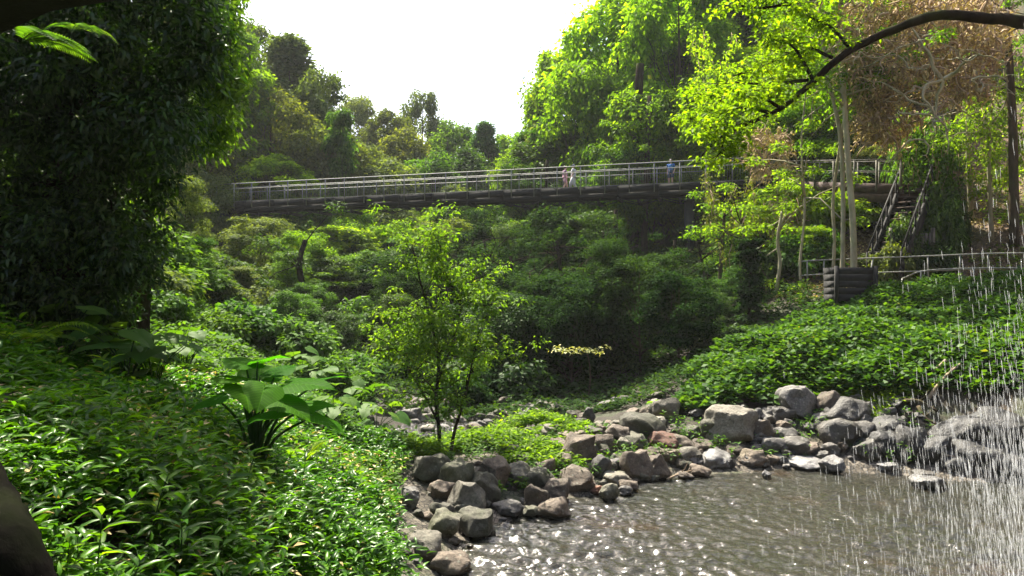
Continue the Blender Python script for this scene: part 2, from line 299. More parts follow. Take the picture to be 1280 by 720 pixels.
def ground_mat():
    m, nt, out = mat_new('forest floor'); L = nt.links.new
    g = N(nt, 'ShaderNodeNewGeometry'); no = N(nt, 'ShaderNodeTexNoise', Scale=.35, Detail=8.0, Roughness=.7); L(g.outputs['Position'], no.inputs['Vector'])
    fn = N(nt, 'ShaderNodeTexNoise', Scale=9.0, Detail=8.0, Roughness=.75); L(g.outputs['Position'], fn.inputs['Vector'])
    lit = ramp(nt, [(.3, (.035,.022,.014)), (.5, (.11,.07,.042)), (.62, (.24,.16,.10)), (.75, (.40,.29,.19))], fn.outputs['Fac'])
    s0 = ramp(nt, [(.3, (.012,.010,.006)), (.7, (.045,.036,.022))], fn.outputs['Fac'])  # soil colour darkened to stand in for the valley's deep shade
    vp = N(nt, 'ShaderNodeTexVoronoi', Scale=9.0); L(g.outputs['Position'], vp.inputs['Vector']); ve = N(nt, 'ShaderNodeTexVoronoi', Scale=9.0, feature='DISTANCE_TO_EDGE'); L(g.outputs['Position'], ve.inputs['Vector'])
    sc1 = N(nt, 'ShaderNodeSeparateColor'); L(vp.outputs['Color'], sc1.inputs[0]); pc = ramp(nt, [(0, (.05,.042,.03)), (.5, (.12,.10,.075)), (1, (.22,.19,.15))], sc1.outputs[0])
    pe = ramp(nt, [(.02, (.12,.12,.12)), (.12, (1,1,1))], ve.outputs['Distance']); pm = N(nt, 'ShaderNodeMix', data_type='RGBA', blend_type='MULTIPLY'); pm.inputs[0].default_value = 1; L(pc.outputs[0], pm.inputs[6]); L(pe.outputs[0], pm.inputs[7])
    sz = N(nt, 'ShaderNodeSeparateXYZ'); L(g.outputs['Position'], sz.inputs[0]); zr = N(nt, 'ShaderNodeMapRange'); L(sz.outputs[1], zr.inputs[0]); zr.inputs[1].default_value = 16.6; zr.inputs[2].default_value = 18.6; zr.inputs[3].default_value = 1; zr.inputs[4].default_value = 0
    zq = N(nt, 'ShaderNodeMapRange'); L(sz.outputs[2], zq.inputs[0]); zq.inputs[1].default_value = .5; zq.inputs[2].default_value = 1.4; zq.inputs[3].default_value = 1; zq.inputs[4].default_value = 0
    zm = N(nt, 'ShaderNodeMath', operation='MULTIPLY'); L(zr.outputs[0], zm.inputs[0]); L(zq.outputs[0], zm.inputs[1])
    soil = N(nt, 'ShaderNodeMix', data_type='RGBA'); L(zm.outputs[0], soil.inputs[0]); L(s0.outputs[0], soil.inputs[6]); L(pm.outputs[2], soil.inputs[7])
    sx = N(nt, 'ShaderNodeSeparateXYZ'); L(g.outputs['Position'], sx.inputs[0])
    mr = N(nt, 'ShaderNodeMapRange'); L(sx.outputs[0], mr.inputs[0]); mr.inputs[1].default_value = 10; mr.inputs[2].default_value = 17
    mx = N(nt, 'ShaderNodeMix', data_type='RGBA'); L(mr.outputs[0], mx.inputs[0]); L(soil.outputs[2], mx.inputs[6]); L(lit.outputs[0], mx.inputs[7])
    mk = ramp(nt, [(.5, (0,0,0)), (.62, (.8,.8,.8))], no.outputs['Fac'])
    mo = N(nt, 'ShaderNodeMix', data_type='RGBA'); L(mk.outputs[0], mo.inputs[0]); L(mx.outputs[2], mo.inputs[6]); mo.inputs[7].default_value = (.045,.07,.02,1)
    pb = N(nt, 'ShaderNodeBsdfPrincipled', Roughness=.9); L(mo.outputs[2], pb.inputs['Base Color'])
    bp = N(nt, 'ShaderNodeBump', Strength=1.0, Distance=.08); L(fn.outputs['Fac'], bp.inputs['Height']); L(bp.outputs[0], pb.inputs['Normal']); L(pb.outputs[0], out.inputs[0])
    return m
M['ground'] = ground_mat()

def water_mat(name, turb=.6, tint=(.036,.038,.028), dist=.02, scl=1.0):
    m, nt, out = mat_new(name); L = nt.links.new
    g = N(nt, 'ShaderNodeNewGeometry')
    mp = N(nt, 'ShaderNodeMapping'); mp.inputs['Rotation'].default_value = (0, 0, R(25)); mp.inputs['Scale'].default_value = (1*scl, 1.7*scl, 1); L(g.outputs['Position'], mp.inputs[0])
    n1 = N(nt, 'ShaderNodeTexNoise', Scale=4.2, Detail=3.0, Roughness=.55, Distortion=.6); L(mp.outputs[0], n1.inputs['Vector'])
    n2 = N(nt, 'ShaderNodeTexNoise', Scale=1.2, Detail=2.0); L(g.outputs['Position'], n2.inputs['Vector'])
    n0 = N(nt, 'ShaderNodeTexNoise', Scale=11.0, Detail=2.0, Distortion=.4); L(mp.outputs[0], n0.inputs['Vector'])
    a0 = N(nt, 'ShaderNodeMath', operation='MULTIPLY_ADD'); L(n0.outputs['Fac'], a0.inputs[0]); a0.inputs[1].default_value = .3; L(n1.outputs['Fac'], a0.inputs[2])
    ad = N(nt, 'ShaderNodeMath', operation='MULTIPLY_ADD'); L(n2.outputs['Fac'], ad.inputs[0]); ad.inputs[1].default_value = 1.2; L(a0.outputs[0], ad.inputs[2])
    bp = N(nt, 'ShaderNodeBump', Strength=1.0, Distance=dist*2.2); L(ad.outputs[0], bp.inputs['Height'])
    n3 = N(nt, 'ShaderNodeTexNoise', Scale=.45, Detail=4.0); L(g.outputs['Position'], n3.inputs['Vector'])
    cr = ramp(nt, [(.35, tint), (.6, (tint[0]*1.25, tint[1]*1.15, tint[2]*1.3)), (.72, (.065,.045,.028))], n3.outputs['Fac'])
    df = N(nt, 'ShaderNodeBsdfDiffuse'); L(cr.outputs[0], df.inputs[0]); L(bp.outputs[0], df.inputs['Normal'])
    tr = N(nt, 'ShaderNodeBsdfTransparent'); tr.inputs[0].default_value = (.75,.68,.48,1)
    m1 = N(nt, 'ShaderNodeMixShader'); m1.inputs[0].default_value = turb; L(tr.outputs[0], m1.inputs[1]); L(df.outputs[0], m1.inputs[2])
    gl = N(nt, 'ShaderNodeBsdfGlossy', Roughness=.07); L(bp.outputs[0], gl.inputs['Normal'])
    fr = N(nt, 'ShaderNodeFresnel', IOR=1.5); L(bp.outputs[0], fr.inputs['Normal'])
    m2 = N(nt, 'ShaderNodeMixShader'); L(fr.outputs[0], m2.inputs[0]); L(m1.outputs[0], m2.inputs[1]); L(gl.outputs[0], m2.inputs[2]); L(m2.outputs[0], out.inputs[0])
    return m
M['water'] = water_mat('rippled pool water')
M['stream'] = water_mat('dark stream water', .5, (.015,.016,.010), .03)

def plain(name, c, rough=.5, metal=0, noise_=.25, sc_=8, c2=None):
    m, nt, out = mat_new(name); L = nt.links.new
    tc = N(nt, 'ShaderNodeTexCoord'); no = N(nt, 'ShaderNodeTexNoise', Scale=float(sc_), Detail=6.0); L(tc.outputs['Object'], no.inputs['Vector'])
    c2 = c2 or tuple(x*(1-noise_) for x in c)
    rp = ramp(nt, [(.35, c2), (.65, c)], no.outputs['Fac'])
    pb = N(nt, 'ShaderNodeBsdfPrincipled', Roughness=rough, Metallic=metal); L(rp.outputs[0], pb.inputs['Base Color']); L(pb.outputs[0], out.inputs[0])
    return m
M['galv'] = plain('galvanised rail steel', (.24,.25,.22), .6, .25)
M['dark_timber'] = plain('dark weathered timber', (.016,.015,.014), .9, 0, .5, 5, (.008,.008,.008))
M['brown_timber'] = plain('brown timber', (.085,.05,.035), .8, 0, .5, 4)
M['grey_timber'] = plain('grey weathered timber boards', (.15,.14,.11), .85, 0, .5, 4)
M['steel_dark'] = plain('dark bridge steel', (.03,.032,.035), .6, .3)
M['conc'] = plain('stained pier concrete', (.025,.025,.022), .9, 0, .6, 2)
M['skin'] = plain('skin', (.55,.36,.27), .5, 0, .05)
M['hair_dark'] = plain('dark hair', (.03,.02,.015), .6)
M['cl_purple'] = plain('mauve cloth', (.32,.20,.27), .85, 0, .1)
M['cl_white'] = plain('pale grey cloth', (.6,.6,.62), .85, 0, .1)
M['cl_blue'] = plain('blue cloth', (.04,.16,.42), .85, 0, .1)
M['cl_navy'] = plain('navy cloth', (.03,.05,.10), .85, 0, .1)
M['cl_pink'] = plain('pink cloth', (.65,.35,.42), .85, 0, .1)
M['wood_dry'] = bark_mat('bleached driftwood', (.16,.12,.085), (.40,.32,.23), mossf=.1)
def drop_mat():
    m, nt, out = mat_new('falling water drops'); L = nt.links.new
    pb = N(nt, 'ShaderNodeBsdfPrincipled', Roughness=.08); pb.inputs['Base Color'].default_value = (.9,.93,.96,1); pb.inputs['IOR'].default_value = 1.33
    tr = N(nt, 'ShaderNodeBsdfTransparent'); df = N(nt, 'ShaderNodeBsdfTranslucent'); df.inputs[0].default_value = (.85,.88,.92,1)
    m1 = N(nt, 'ShaderNodeMixShader'); m1.inputs[0].default_value = .45; L(pb.outputs[0], m1.inputs[1]); L(df.outputs[0], m1.inputs[2])
    m2 = N(nt, 'ShaderNodeMixShader'); m2.inputs[0].default_value = .2; L(tr.outputs[0], m2.inputs[1]); L(m1.outputs[0], m2.inputs[2]); L(m2.outputs[0], out.inputs[0])
    return m
M['drop'] = drop_mat()

# ------------------------------------------------------------------ ground sheet + water
def axis_lines(lo, hi, dense_lo, dense_hi, step, n_out):
    mid = np.arange(dense_lo, dense_hi+1e-6, step)
    a = dense_lo - (dense_lo-lo)*(np.linspace(1, 0, n_out, endpoint=False)**2.2)
    b = dense_hi + (hi-dense_hi)*((1-np.linspace(1, 0, n_out, endpoint=False))**2.2 + 1e-9)
    b = dense_hi + (hi-dense_hi)*((np.arange(1, n_out+1)/n_out)**2.2)
    return np.concatenate([a, mid, b])
gx = axis_lines(-500, 500, -16, 20, .16, 60); gy = axis_lines(-300, 700, 2, 32, .16, 70)
XX, YY = np.meshgrid(gx, gy); ZZ = H(XX, YY)
rg = np.random.default_rng(3)
near = (np.hypot(XX, YY-15) < 25); ZZ += near*rg.normal(0, .012, ZZ.shape)
nx, ny = len(gx), len(gy); ii = np.arange(nx*ny).reshape(ny, nx)
Q = np.stack([ii[:-1, :-1], ii[:-1, 1:], ii[1:, 1:], ii[1:, :-1]], -1).reshape(-1, 4)
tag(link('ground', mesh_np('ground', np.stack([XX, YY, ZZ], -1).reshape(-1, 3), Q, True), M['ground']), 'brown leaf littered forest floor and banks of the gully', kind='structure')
def sheet(name, x0, x1, y0, y1, z, mat, label, n=60):
    xs = np.linspace(x0, x1, n); ys = np.linspace(y0, y1, n); a, b = np.meshgrid(xs, ys); i = np.arange(n*n).reshape(n, n)
    q = np.stack([i[:-1, :-1], i[:-1, 1:], i[1:, 1:], i[1:, :-1]], -1).reshape(-1, 4)
    return tag(link(name, mesh_np(name, np.stack([a, b, a*0+z], -1).reshape(-1, 3), q, True), mat), label, kind='structure')
def pool():
    xs = np.arange(-2.6, 14.5, .04); ys = np.arange(4.5, 17.2, .045); a, b = np.meshgrid(xs, ys); z = np.zeros_like(a); rng = np.random.default_rng(17)
    wx = a + .25*np.sin(b*1.3+.5*a)+.12*np.sin(a*2.9+b); wy = b + .25*np.sin(a*1.1-.4*b)+.12*np.sin(b*3.1-a)
    for i in range(34):
        lam = rng.uniform(.10, .45); th = rng.normal(R(65), .75); k = 2*np.pi/lam; z += lam/(2*np.pi)*.085*np.sin(k*(np.cos(th)*wx+np.sin(th)*wy)+rng.uniform(0, 6.28))
    amp = 1.2*np.clip(1.0 - .08*np.clip(b-9, 0, 8) - .0*a, .35, 1.2)*(1+.35*np.sin(a*.9+1)*np.sin(b*.7)); z *= amp
    for (cx, cy) in rng.uniform((1.5, 5), (7, 12), (26, 2)):
        r = np.hypot(a-cx, b-cy); z += .012*np.exp(-r*2.5)*np.sin(r*34)
    z -= z.mean(); i = np.arange(a.size).reshape(a.shape); q = np.stack([i[:-1, :-1], i[:-1, 1:], i[1:, 1:], i[1:, :-1]], -1).reshape(-1, 4)
    tag(link('pool_water', mesh_np('pool_water', np.stack([a, b, z], -1).reshape(-1, 3), q, True), M['water']), 'rippled murky brown pool below the waterfall', kind='structure')
pool()
sheet('near_water', -2.5, 17, -3, 4.5, 0.0, M['water'], 'rippled murky water at the near end of the pool')
sheet('stream_water', -5.5, 1.5, 17.22, 26, 0.12, M['stream'], 'shallow stream running out behind the rock bar')

# rock overhang above and behind the camera
def overhang():
    rng = random.Random(5); nu, nv = 70, 60; V = []
    xs = np.linspace(-16, 16, nu); ys = np.linspace(-9, 2.6, nv)
    for side in (0, 1):
        for y in ys:
            for x in xs:
                edge = 2.6 + .08*math.sin(x*1.3) + .06*math.sin(x*5.1+1)
                yy = -9 + (y+9)/(11.6)*(edge+9)
                zb = 5.30 + max(-.9, .24*min(x+1.05, 0)) + .0*max(x, 0)
                zb = max(zb, 2.0)
                back = max(0, (-yy-2))/7
                zb = zb - 5.5*back**2 + .16*mnoise.noise(Vector((x*.9, yy*.9, 0))) + .05*mnoise.noise(Vector((x*4, yy*4, 2)))
                z = zb if side == 0 else zb + 2.2 + 3*back + .6*mnoise.noise(Vector((x*.5, yy*.5, 9)))
                if side == 1: yy -= .5
                V.append((x, yy, z))
    i = np.arange(nu*nv).reshape(nv, nu); q1 = np.stack([i[:-1, :-1], i[1:, :-1], i[1:, 1:], i[:-1, 1:]], -1).reshape(-1, 4); q2 = q1[:, ::-1]+nu*nv
    q = [q1, q2]; o = nu*nv
    e = i[-1]; q.append(np.stack([e[:-1], e[:-1]+o, e[1:]+o, e[1:]], -1)); e = i[0]; q.append(np.stack([e[1:], e[1:]+o, e[:-1]+o, e[:-1]], -1))
    e = i[:, 0]; q.append(np.stack([e[:-1], e[:-1]+o, e[1:]+o, e[1:]], -1)); e = i[:, -1]; q.append(np.stack([e[1:], e[1:]+o, e[:-1]+o, e[:-1]], -1))
    tag(link('rock_overhang', mesh_np('rock_overhang', np.array(V), np.concatenate(q), True), M['cave']), 'black underside of the rock ledge overhead at the top left', kind='structure')
overhang()

# ------------------------------------------------------------------ rocks
def rock_mesh(seed, ang=10, jag=.10):
    import bmesh
    rng = random.Random(seed); bm = bmesh.new(); bmesh.ops.create_icosphere(bm, subdivisions=4, radius=1)
    pl = []
    for _ in range(ang+8):
        d = Vector((rng.gauss(0, 1), rng.gauss(0, 1), rng.gauss(0, .9))).normalized(); pl.append((d, rng.uniform(.62, .93)))
    pl.append((Vector((rng.gauss(0, .2), rng.gauss(0, .2), 1)).normalized(), rng.uniform(.55, .8)))
    of = Vector((rng.uniform(0, 99), rng.uniform(0, 99), 0))
    for v in bm.verts:
        p = v.co.copy()
        for d, k in pl:
            t = p.dot(d)
            if t > k: p -= d*(t-k)*.85
        p *= 1 + jag*2.6*mnoise.noise(p*1.3+of) + jag*1.0*mnoise.noise(p*3.2+of) + jag*.45*mnoise.noise(p*8+of)
        v.co = p
    xs = [v.co for v in bm.verts]
    lo = Vector([min(c[i] for c in xs) for i in range(3)]); hi = Vector([max(c[i] for c in xs) for i in range(3)])
    for v in bm.verts:
        v.co = Vector([(v.co[i]-(lo[i]+hi[i])/2)/(hi[i]-lo[i]) for i in range(3)])
    me = bpy.data.meshes.new('rock'); bm.to_mesh(me); bm.free()
    me.polygons.foreach_set('use_smooth', [True]*len(me.polygons)); me.materials.append(None)
    try: me.set_sharp_from_angle(angle=R(35))
    except Exception: pass
    return me
rock_pool = [rock_mesh(100+i, 8+i % 6) for i in range(12)]
def rock(px, py, w, h, mat, label, name='rock', cat='rock', ang=10, seed=None, deep=.9, group=None, sink=.25):
    b = hit(px, py+h*.42); Y = b[1]; s = Y/F
    me = rock_mesh(seed if seed is not None else int(px*7+py), ang)
    o = bpy.data.objects.new(name, me); col.objects.link(o); o.material_slots[0].link = 'OBJECT'; o.material_slots[0].material = mat
    W = w*s*1.22; Hh = h*s*1.3; D = deep*W
    o.scale = (W, D, Hh); o.location = (b[0], Y+D*.42, b[2]+Hh*(.5-sink)); o.rotation_euler = (random.Random(px).uniform(-.12, .12), random.Random(py).uniform(-.15, .15), random.Random(px+py).uniform(-.3, .3))
    tag(o, label, cat, group or 'boulders along the pool edge'); return o
B, O_, G, PL, RD, DK, WH = 'rock_brown', 'rock_olive', 'rock_grey', 'rock_pale', 'rock_red', 'rock_dark', 'rock_white'
ROCKS = [
 (538,592,40,36,O_,'dark mossy boulder nestled in the undergrowth at the foot of the sapling'),
 (569,600,38,42,O_,'rounded grey boulder speckled with lichen right below the sapling'),
 (618,597,36,40,B,'brown topped boulder with a black shaded front behind the rounded cluster'),
 (606,614,34,38,O_,'domed olive boulder right behind the largest smooth one on the left'),
 (552,617,32,24,B,'knobbly brown rock left of the largest smooth boulder'),
 (582,632,40,44,PL,'largest smooth pale boulder of the left rock cluster'),
 (551,642,26,20,O_,'small mossy stone wedged under the left side of the smooth pale boulder'),
 (574,643,22,18,O_,'small moss green stone between the smooth boulder and the wedge at the water'),
 (553,661,38,32,O_,'squat olive boulder at the left end of the water line'),
 (595,661,44,34,O_,'wedge shaped mossy rock with a flat top dipping into the pool'),
 (528,690,38,28,PL,'flat pale rock half overgrown at the lower left edge of the pool'),
 (562,713,44,26,B,'low brown rock cut off by the bottom edge of the photo'),
 (510,626,24,24,G,'grey stone half buried in ferns left of the rock cluster'),
 (644,601,36,30,O_,'leaning dark olive rock right of the brown topped boulder'),
 (672,606,40,30,O_,'rounded lichen covered rock behind the pair at the waterline'),
 (671,627,32,34,B,'egg shaped brown boulder standing at the waterline'),
 (694,620,32,28,B,'angular brown rock right behind the egg shaped boulder'),
 (692,641,38,24,B,'triangular brown rock sitting out in the rippled water'),
 (663,643,18,14,O_,'small round stone at the foot of the egg shaped boulder'),
 (635,641,34,18,G,'low wet grey rock awash left of the egg shaped boulder'),
 (656,580,26,16,O_,'flat mossy rock lying under a thin stick'),
 (681,588,24,24,B,'upright brown stone behind the lichen covered rock'),
 (702,582,26,24,B,'tan rock left of the big square block'),
 (727,568,38,44,B,'big square block with a pale top and black front'),
 (723,606,38,30,B,'wide brown rock with a dark face below the big square block'),
 (752,586,24,28,G,'tall grey stone right of the big square block'),
 (771,603,32,18,PL,'flat tan slab at the edge of the water'),
 (787,610,22,14,B,'small brown rock touching the flat tan slab'),
 (763,618,22,22,O_,'olive pebble like stone standing in shallow water'),
 (748,616,16,12,RD,'tiny reddish stone beside the olive one in the shallows'),
 (799,588,36,38,B,'large rounded pinkish brown boulder on the middle of the shore'),
 (824,588,30,32,B,'round rock with a black hollow face on the middle shore'),
 (829,556,38,24,RD,'rusty orange red rock on top of the rock bar'),
 (855,560,30,24,B,'pinkish rock right beside the rusty orange one'),
 (808,540,50,34,O_,'long dark mossy boulder behind the rusty orange rock'),
 (834,515,34,26,PL,'pale tilted slab beside the lime green fern clump'),
 (774,547,30,24,B,'blocky tan rock left of the long dark mossy boulder'),
 (796,556,34,18,O_,'flat olive rock left of the rusty orange one'),
 (757,556,26,20,B,'rounded brown rock left of the blocky tan one'),
 (716,552,34,18,B,'low brown rock beside the bright fern tuft'),
 (737,521,14,20,G,'small pale upright stone in the dark stream bed behind'),
 (864,574,30,20,PL,'pale rounded rock on the shore right of the black hollow one'),
 (878,591,24,16,B,'little brown rock at the waterline below the white lumps'),
 (902,578,38,20,WH,'whitish lumpy rock low on the far shore'),
 (921,537,56,48,PL,'huge pale tan boulder leaning against the green bank'),
 (892,541,30,28,O_,'rough mossy grey boulder left of the huge pale one'),
 (868,545,24,20,O_,'small mossy boulder against the green bank'),
 (956,541,28,28,B,'angular tan rock right of the huge pale boulder'),
 (980,522,40,20,B,'wedge of brown rock jutting from the bank above the dark gap'),
 (990,535,20,18,G,'small rounded grey stone in the dark gap'),
 (1008,507,54,40,G,'largest grey boulder high on the right rock pile'),
 (1029,527,20,16,G,'small triangular grey stone under the largest grey boulder'),
 (1041,507,26,32,B,'reddish brown split rock right of the largest grey boulder'),
 (1066,520,50,38,B,'broad brown boulder in the middle of the right rock pile'),
 (1058,548,46,38,G,'pale topped boulder with a black underside on the right pile'),
 (1071,504,16,16,PL,'round pale stone perched below the grassy ledge'),
 (1094,514,22,18,G,'pale angular stone on top of the right pile'),
 (1127,508,30,20,DK,'brown dark rock under the grassy ledge'),
 (946,576,34,20,B,'lumpy pinkish rock at the far waterline'),
 (972,560,32,20,G,'rounded grey rock behind the far waterline'),
 (1003,562,36,22,B,'brown rock beside the still corner of the pool'),
 (985,548,28,22,B,'brown stone stacked above the far waterline'),
 (981,576,42,12,WH,'long flat bleached slab at the far waterline'),
 (1016,583,40,14,WH,'second bleached slab sloping into the water'),
 (1045,585,26,20,WH,'blocky bleached rock with cracks at the water edge'),
 (960,595,10,10,WH,'small white stone sticking out of the water'),
 (1091,569,30,30,G,'striped layered grey rock at the right water edge'),
 (1117,562,36,34,DK,'dark angular block right of the striped rock'),
 (1115,588,24,12,WH,'small bright wet slab below the dark angular block'),
 (1170,607,40,16,WH,'bright wet slab lying in the water under the falling drops'),
 (1160,596,24,12,G,'small grey rock touching the bright wet slab'),
 (1204,543,32,18,G,'tilted grey slab sticking out beside the waterfall'),
 (1122,540,46,28,DK,'jagged dark rock in the right pile under the roots'),
 (1150,560,40,44,DK,'tall black wet rock near the waterfall'),
 (1180,570,40,34,DK,'black wet rock behind the first falling drops'),
 (1085,540,30,22,G,'grey slab between the broad brown boulder and the jagged one'),
 (740,545,26,18,O_,'low mossy rock at the left end of the bar top'),
 (700,560,24,18,B,'brown stone left of the big square block, further up the bar'),
 (840,575,26,18,B,'brown stone in front of the rusty orange rock'),
 (880,562,26,18,B,'brown rock left of the foot of the huge pale boulder'),
 (925,566,24,14,B,'dark flat stone at the foot of the huge pale boulder'),
 (640,568,24,18,O_,'stone with moss in the grass right of the sapling'),
 (618,556,30,16,O_,'pale flat rock in the green clump behind the sapling'),
]
for (px, py, w, h, mt, lb) in ROCKS: rock(px, py, w, h, M['rock_wet'] if (px > 975 and mt in (B, G) and int(px) % 3) else M[mt], lb)
for (px, py, w, h, lb) in ((1225, 552, 70, 50, 'black wet block of the ledge just left of the heaviest falling water'), (1275, 540, 80, 44, 'black wet ledge block at the right edge behind the falling water'), (1258, 580, 80, 40, 'low black wet rock at the foot of the falling water'), (1205, 580, 40, 26, 'small black wet rock at the water edge under the drops')): rock(px, py, w, h, M[DK], lb, ang=16, deep=.8)
# small stones (shared meshes) over the bar
rr = random.Random(77); zones = [
 ('small brown stone packed between larger rocks on the rock bar', 'small stones of the rock bar', (630, 880, 540, 618), 150, (8, 21)),
 ('small grey stone in the right rock pile below the green bank', 'small stones of the right pile', (860, 1180, 515, 586), 115, (8, 21)),
 ('small mossy stone among the boulders of the left cluster', 'small stones of the left cluster', (500, 660, 580, 712), 60, (7, 16)),
 ('dim stone lying in the dark stream bed behind the bar', 'stones of the dark stream bed', (500, 830, 498, 545), 90, (8, 24)),
]
def inside_water(p): return h1(p[0], p[1]) < -.12
for lb, gr, (x0, x1, y0, y1), n, (s0, s1) in zones:
    c = 0
    while c < n:
        px, py = rr.uniform(x0, x1), rr.uniform(y0, y1); b = hit(px, py)
        c += 1
        if inside_water(b): continue
        me = rr.choice(rock_pool); o = bpy.data.objects.new('stone', me); col.objects.link(o)
        o.material_slots[0].link = 'OBJECT'; o.material_slots[0].material = M[rr.choice([B, B, G, O_, PL] if 'grey' not in lb else ['rock_wet', DK, B, G, 'rock_wet'])]
        s = rr.uniform(s0, s1)*b[1]/F; o.scale = (s*rr.uniform(.9, 1.4), s*rr.uniform(.8, 1.2), s*rr.uniform(.6, .9)); o.location = (b[0], b[1], max(b[2], 0)+s*.18)
        o.rotation_euler = (rr.uniform(-.4, .4), rr.uniform(-.4, .4), rr.uniform(0, 6)); tag(o, lb, 'stone', gr)

# ------------------------------------------------------------------ trees
def limb_pts(rng, a, b, k=5, wob=.06, sag=.0):
    a = np.asarray(a, float); b = np.asarray(b, float); L = np.linalg.norm(b-a); t = np.linspace(0, 1, k)[:, None]
    p = a + (b-a)*t; p[1:-1] += rng.normal(0, wob*L, (k-2, 3)); p += np.array([0, 0, sag*L])*(t*(1-t))*4
    return p
def make_tree(name, seed, Ht, Rd, crown0, nc, npc, leaf, shape='round', T=T_RHOMB, asp=.55, flat=.65, trunk_r=.3, droop=.3, clr=.26, upb=.7):
    """prototype meshes: (trunk, crown) with height Ht, crown radius Rd, crown starting at crown0"""
    rng = np.random.default_rng(seed); C = []; RC = []
    for i in range(nc):
        u = rng.random(); th = rng.uniform(0, 2*np.pi)
        if shape == 'round':
            z = 1-2*u*.85; r = math.sqrt(max(0, 1-z*z))*rng.uniform(.45, 1) ; zz = crown0+(Ht-crown0)*(z*.5+.5)
            zz -= rng.random()*.12*(Ht-crown0)
        elif shape == 'cone':
            zt = u**.8; zz = crown0+(Ht-crown0)*zt; r = (1-zt**1.3)*rng.uniform(.5, 1)+.06
        elif shape == 'column':
            zt = u; zz = crown0+(Ht-crown0)*zt; r = rng.uniform(.3, .95)*(1-.5*zt**3)
        elif shape == 'umbrella':
            r = math.sqrt(u); zz = Ht-(Ht-crown0)*(r**2*.8+rng.random()*.25)
        C.append((r*Rd*math.cos(th), r*Rd*math.sin(th), zz)); RC.append(Rd*clr*rng.uniform(.65, 1.35))
    C = np.array(C); RC = np.array(RC); C[:, 2] = np.minimum(C[:, 2], Ht-RC*flat*.9)
    V, Fc = clump_leaves(rng, C, RC, npc, leaf, T, asp, flat, droop, upb)
    crown = mesh_np(name+'_crown', V, Fc)
    mb = MB(); lean = rng.normal(0, .03, 2)*Ht
    tp = [(0, 0, -.8), (lean[0]*.1, lean[1]*.1, Ht*.2), (lean[0]*.5, lean[1]*.5, Ht*.5), (lean[0]*.2, lean[1]*.8, Ht*.88)]
    tp = path(tp, 5); rad = trunk_r*(1-.85*np.linspace(0, 1, len(tp))); rad[0] *= 1.5; rad[1] *= 1.15
    mb.tube(tp, rad, 10, .06, rng)
    sel = rng.permutation(nc)[:min(nc, 34)]
    for j in sel:
        c = C[j]; k = int(np.clip((c[2]*.72)/Ht*len(tp), 2, len(tp)-3)); a = tp[k]
        lp = limb_pts(rng, a, c, 6, .05, -.06); mb.tube(lp, np.linspace(rad[k]*.45, trunk_r*.05, 6), 5)
    return (mb.mesh(name+'_trunk', True), crown, Ht, Rd)

PROTO = {
 'round1': make_tree('round1', 1, 16, 5, 4, 64, 240, .42, trunk_r=.32, clr=.27),
 'round2': make_tree('round2', 2, 16, 5, 5, 50, 300, .42, trunk_r=.3, clr=.31),
 'round3': make_tree('round3', 3, 16, 5, 3, 86, 190, .42, trunk_r=.34, clr=.23),
 'cone1': make_tree('cone1', 4, 20, 5, 3, 95, 170, .42, 'cone', trunk_r=.33, clr=.22, droop=.8),
 'cone2': make_tree('cone2', 5, 20, 5, 2, 105, 150, .42, 'cone', trunk_r=.33, clr=.2, droop=.6),
 'tall1': make_tree('tall1', 14, 16, 3.6, 9.5, 46, 230, .36, trunk_r=.24, clr=.26),
 'tall2': make_tree('tall2', 15, 16, 3.2, 8, 50, 210, .36, 'cone', trunk_r=.2, clr=.26),
 'column1': make_tree('column1', 6, 14, 2, 1, 54, 210, .36, 'column', trunk_r=.2, clr=.36, droop=1.2),
 'umbrella1': make_tree('umbrella1', 7, 10, 4, 7, 50, 200, .34, 'umbrella', trunk_r=.16, clr=.2, flat=.35, droop=.2, upb=1.2),
 'umbrella2': make_tree('umbrella2', 8, 10, 4, 5, 64, 180, .34, 'umbrella', trunk_r=.16, clr=.2, flat=.4, droop=.2, upb=1.2),
 'fine1': make_tree('fine1', 9, 10, 3.4, 2, 84, 220, .22, 'round', T_RHOMB, .6, .7, .13, .4, .22, .7),
 'fine2': make_tree('fine2', 10, 10, 3.4, 1.2, 95, 200, .22, 'round', T_RHOMB, .55, .6, .13, .4, .2, .8),
 'fine3': make_tree('fine3', 11, 12, 3, 3, 74, 220, .21, 'column', T_RHOMB, .5, .7, .12, .5, .26, .7),
}
def place_tree(kind, px, Y, top, wpx, leaf, label, rz=0, bark='bark', group=None, name='tree', base=None, lean=0):
    X = (px-640)/F*Y; z0 = h1(X, Y) if base is None else CZ+(360-base)/F*Y
    ztop = CZ + (360-top)/F*Y; Ht = max(ztop-z0, 2.0); tr, cr, h0, r0 = PROTO[kind]
    sxy = min(wpx/F*Y, (1.0 if kind[:4] == 'fine' else 1.35)*Ht)/(2*r0); sz = Ht/h0
    e = empty(name, (X, Y, z0-.1), rz); e.scale = (sxy, sxy, sz); e.rotation_euler = (0, lean, rz)
    a = link('trunk', tr, M[bark], e); b = link('crown', cr, M[leaf], e)
    tag(e, label, 'tree', group); return e

